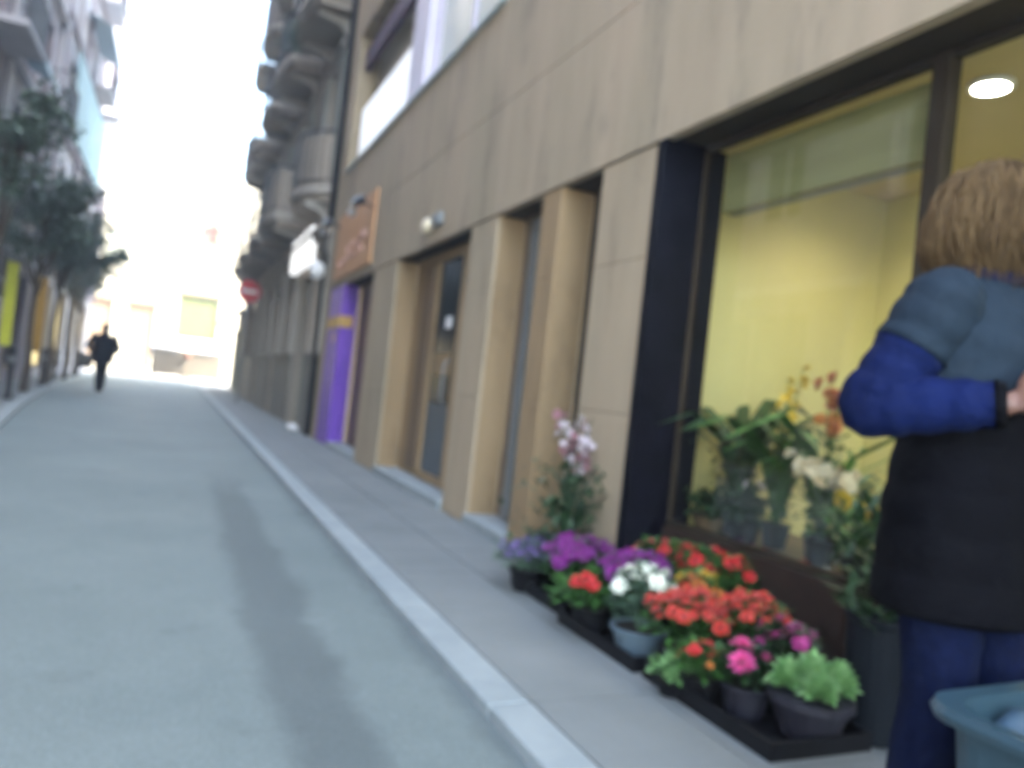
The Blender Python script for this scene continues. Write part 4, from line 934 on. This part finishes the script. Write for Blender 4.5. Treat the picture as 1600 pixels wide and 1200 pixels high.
    rows = [(a, b2, c2, d2 * bulk, e2 * bulk) for a, b2, c2, d2, e2 in rows]
    if two_tone:
        ovals(c, dense(rows, .01, quilt, .095), 36).build('coat_body', mats['coat'], P, smooth=True)
        ovals(MB(), dense(rows2, .01, quilt * .6, .095), 36).build('coat_yoke', mats['yoke'], P, smooth=True)
    else:
        ovals(c, dense(rows + rows2[1:], .01, quilt, .09), 36).build('coat_body', mats['coat'], P, smooth=True)
    for (sh, el, wr, hd, pn, cu, th) in arms:
        sh, el, wr = Vector(sh), Vector(el), Vector(wr)
        pts = [sh + Vector((0, -.03 * (1 if sh.y > 0 else -1), .02)), sh, sh.lerp(el, .35), sh.lerp(el, .75), el, el.lerp(wr, .3), el.lerp(wr, .7), el.lerp(wr, .97)]
        pts, rad = smooth([Vector(p) for p in pts], [.07, .085, .08, .073, .07, .066, .056, .045], 8)
        if quilt: rad = [r + max(quilt, .006) * (abs(math.sin(i * .62)) - .6) for i, r in enumerate(rad)]
        k_ = 19 if two_tone else 0
        slv = MB().tube(pts[max(0, k_ - 1):], rad[max(0, k_ - 1):], 20).build('sleeve', mats['sleeve'], P, smooth=True)
        MB().tube([pts[-4] , pts[-1] + (pts[-1] - pts[-2]) * .3], [rad[-4] + .004, rad[-1] + .003], 16).build('cuff', mats['coat'], slv, smooth=True)
        if two_tone:
            MB().tube(pts[:k_], [q_ + .003 for q_ in rad[:k_]], 20).build('shoulder_panel', mats['yoke'], P, smooth=True)
    return P, Rh, hc
# --- customer at the right edge
arms = [((-.01, -.19, 1.36), (-.10, -.29, 1.12), (.15, -.19, 1.15), (.9, .35, .45), (-.2, .9, .1), .5, 1),
        ((-.01, .19, 1.36), (-.05, .28, 1.10), (.20, .12, 1.16), (.9, -.3, .45), (0, -.9, .2), .5, -1)]
legs = [((0, -.09, .88), (.02, -.10, .48), (-.02, -.10, .085), (.12, -.11, .04)), ((0, .09, .88), (.05, .10, .48), (.02, .10, .085), (.16, .11, .04))]
W_, Rh, hc = person('person in blue and black quilted coat and jeans bending to something at the right edge', (1.76, 1.235, Z0), math.atan2(-.97, .20), 1.70, arms, legs,
                    dict(skin=SKIN, coat=COATB, yoke=YOKE, sleeve=BLUEC, trousers=JEANS, shoe=SHOE), None, quilt=.005, coat_hem=.66, two_tone=True, head_pitch=.25)
h = MB()
def hair_fn(p, q_):
    x, y, z = p; r = q_ * (1 + .015 * math.sin(5 * y + 3 * z) + .012 * math.sin(11 * y - 4 * x))
    if x > .55 and z < .35: r = r * (.80)          # hairline leaves the face free
    return r
h.ellipsoid(hc + Vector((-.035, 0, .018)), (.134, .122, .132), 48, 34, rot=Rh, fn=hair_fn)
q = random.Random(3)
for i in range(1900):     # loose strands following the skull down to the collar
    a = q.uniform(.55, 2 * math.pi - .55); up = q.uniform(.2, 1.0)
    pts = [hc + Vector((-.02 + math.cos(a) * .04, math.sin(a) * .04, .135)), hc + Vector((-.02 + math.cos(a) * .115, math.sin(a) * .10, .09)), hc + Vector((-.025 + math.cos(a) * .142, math.sin(a) * .125, .0)), hc + Vector((-.03 + math.cos(a) * .145, math.sin(a) * .125, -.07)), hc + Vector((-.02 + math.cos(a) * q.uniform(.08, .13), math.sin(a) * q.uniform(.07, .12), -.09 - .07 * up))]
    h.tube([p + Vector((q.gauss(0, .009), q.gauss(0, .009), q.gauss(0, .008))) for p in pts], [.0008, .0020, .0021, .0017, .0005], 3, sub=3)
h.build('hair', HAIR, W_, smooth=True)
sc = MB()
for k in range(3):
    pts = []
    for i in range(25):
        a = 2 * math.pi * i / 24; pts.append((.0 + (.088 - k * .004) * math.cos(a + k), (.092 - k * .004) * math.sin(a + k), 1.455 + k * .028 + .008 * math.sin(2 * a + k)))
    sc.tube(pts, .026, 8)
sc.build('scarf', SCARF, W_, smooth=True)
pk = MB(); pk.box(-.05, .05, -.035, .035, -.012, .012); o = pk.build('paper_packet', PAPER, bevel=.006)
o.location = (1.79, .92, 1.30); o.rotation_euler = (.5, -.5, -.5); tag(o, 'small white paper packet held in the hands of the person in blue', 'packet')
# --- walker in the distance
armsM = [((-.01, -.20, 1.38), (-.06, -.31, 1.12), (.06, -.21, .94), (.4, .5, -.7), (-.4, .8, 0), .9, 1), ((-.01, .20, 1.38), (-.06, .33, 1.14), (.06, .22, .95), (.4, -.5, -.7), (-.4, -.8, 0), .9, -1)]
legsM = [((0, -.085, .88), (.10, -.07, .50), (.14, -.05, .085), (.28, -.05, .05)), ((0, .085, .88), (.04, .06, .48), (-.16, .04, .10), (-.03, .04, .04))]
M_, RhM, hcM = person('person in a bulky dark jacket walking down the middle of the road', (-1.76, 23.4, 0.0), R(96), 1.86, armsM, legsM,
                      dict(skin=SKIN, coat=MANC, sleeve=MANC, trousers=MANC, shoe=SHOE), None, quilt=.008, coat_hem=.74, bulk=1.12)
h = MB(); h.ellipsoid(hcM + Vector((-.018, 0, .03)), (.102, .088, .105), 24, 18, rot=RhM, fn=hair_fn); h.build('hair', HAIRD, M_, smooth=True)
bg_ = thing('shoulder_bag', 'dark shoulder bag hanging at the walking person\'s side', 'bag', (-2.14, 23.3, .62), R(6))
MB().rings([rrect(.15, .07, .04, 0), rrect(.17, .09, .05, .14), rrect(.16, .07, .04, .36), rrect(.14, .05, .03, .40)]).build('bag_body', SHOE, bg_, smooth=True)
MB().tube([(-.13, 0, .38), (-.02, .0, .62), (.16, 0, .92), (.22, 0, .98)], .012, 6, sub=3).build('strap', SHOE, bg_)
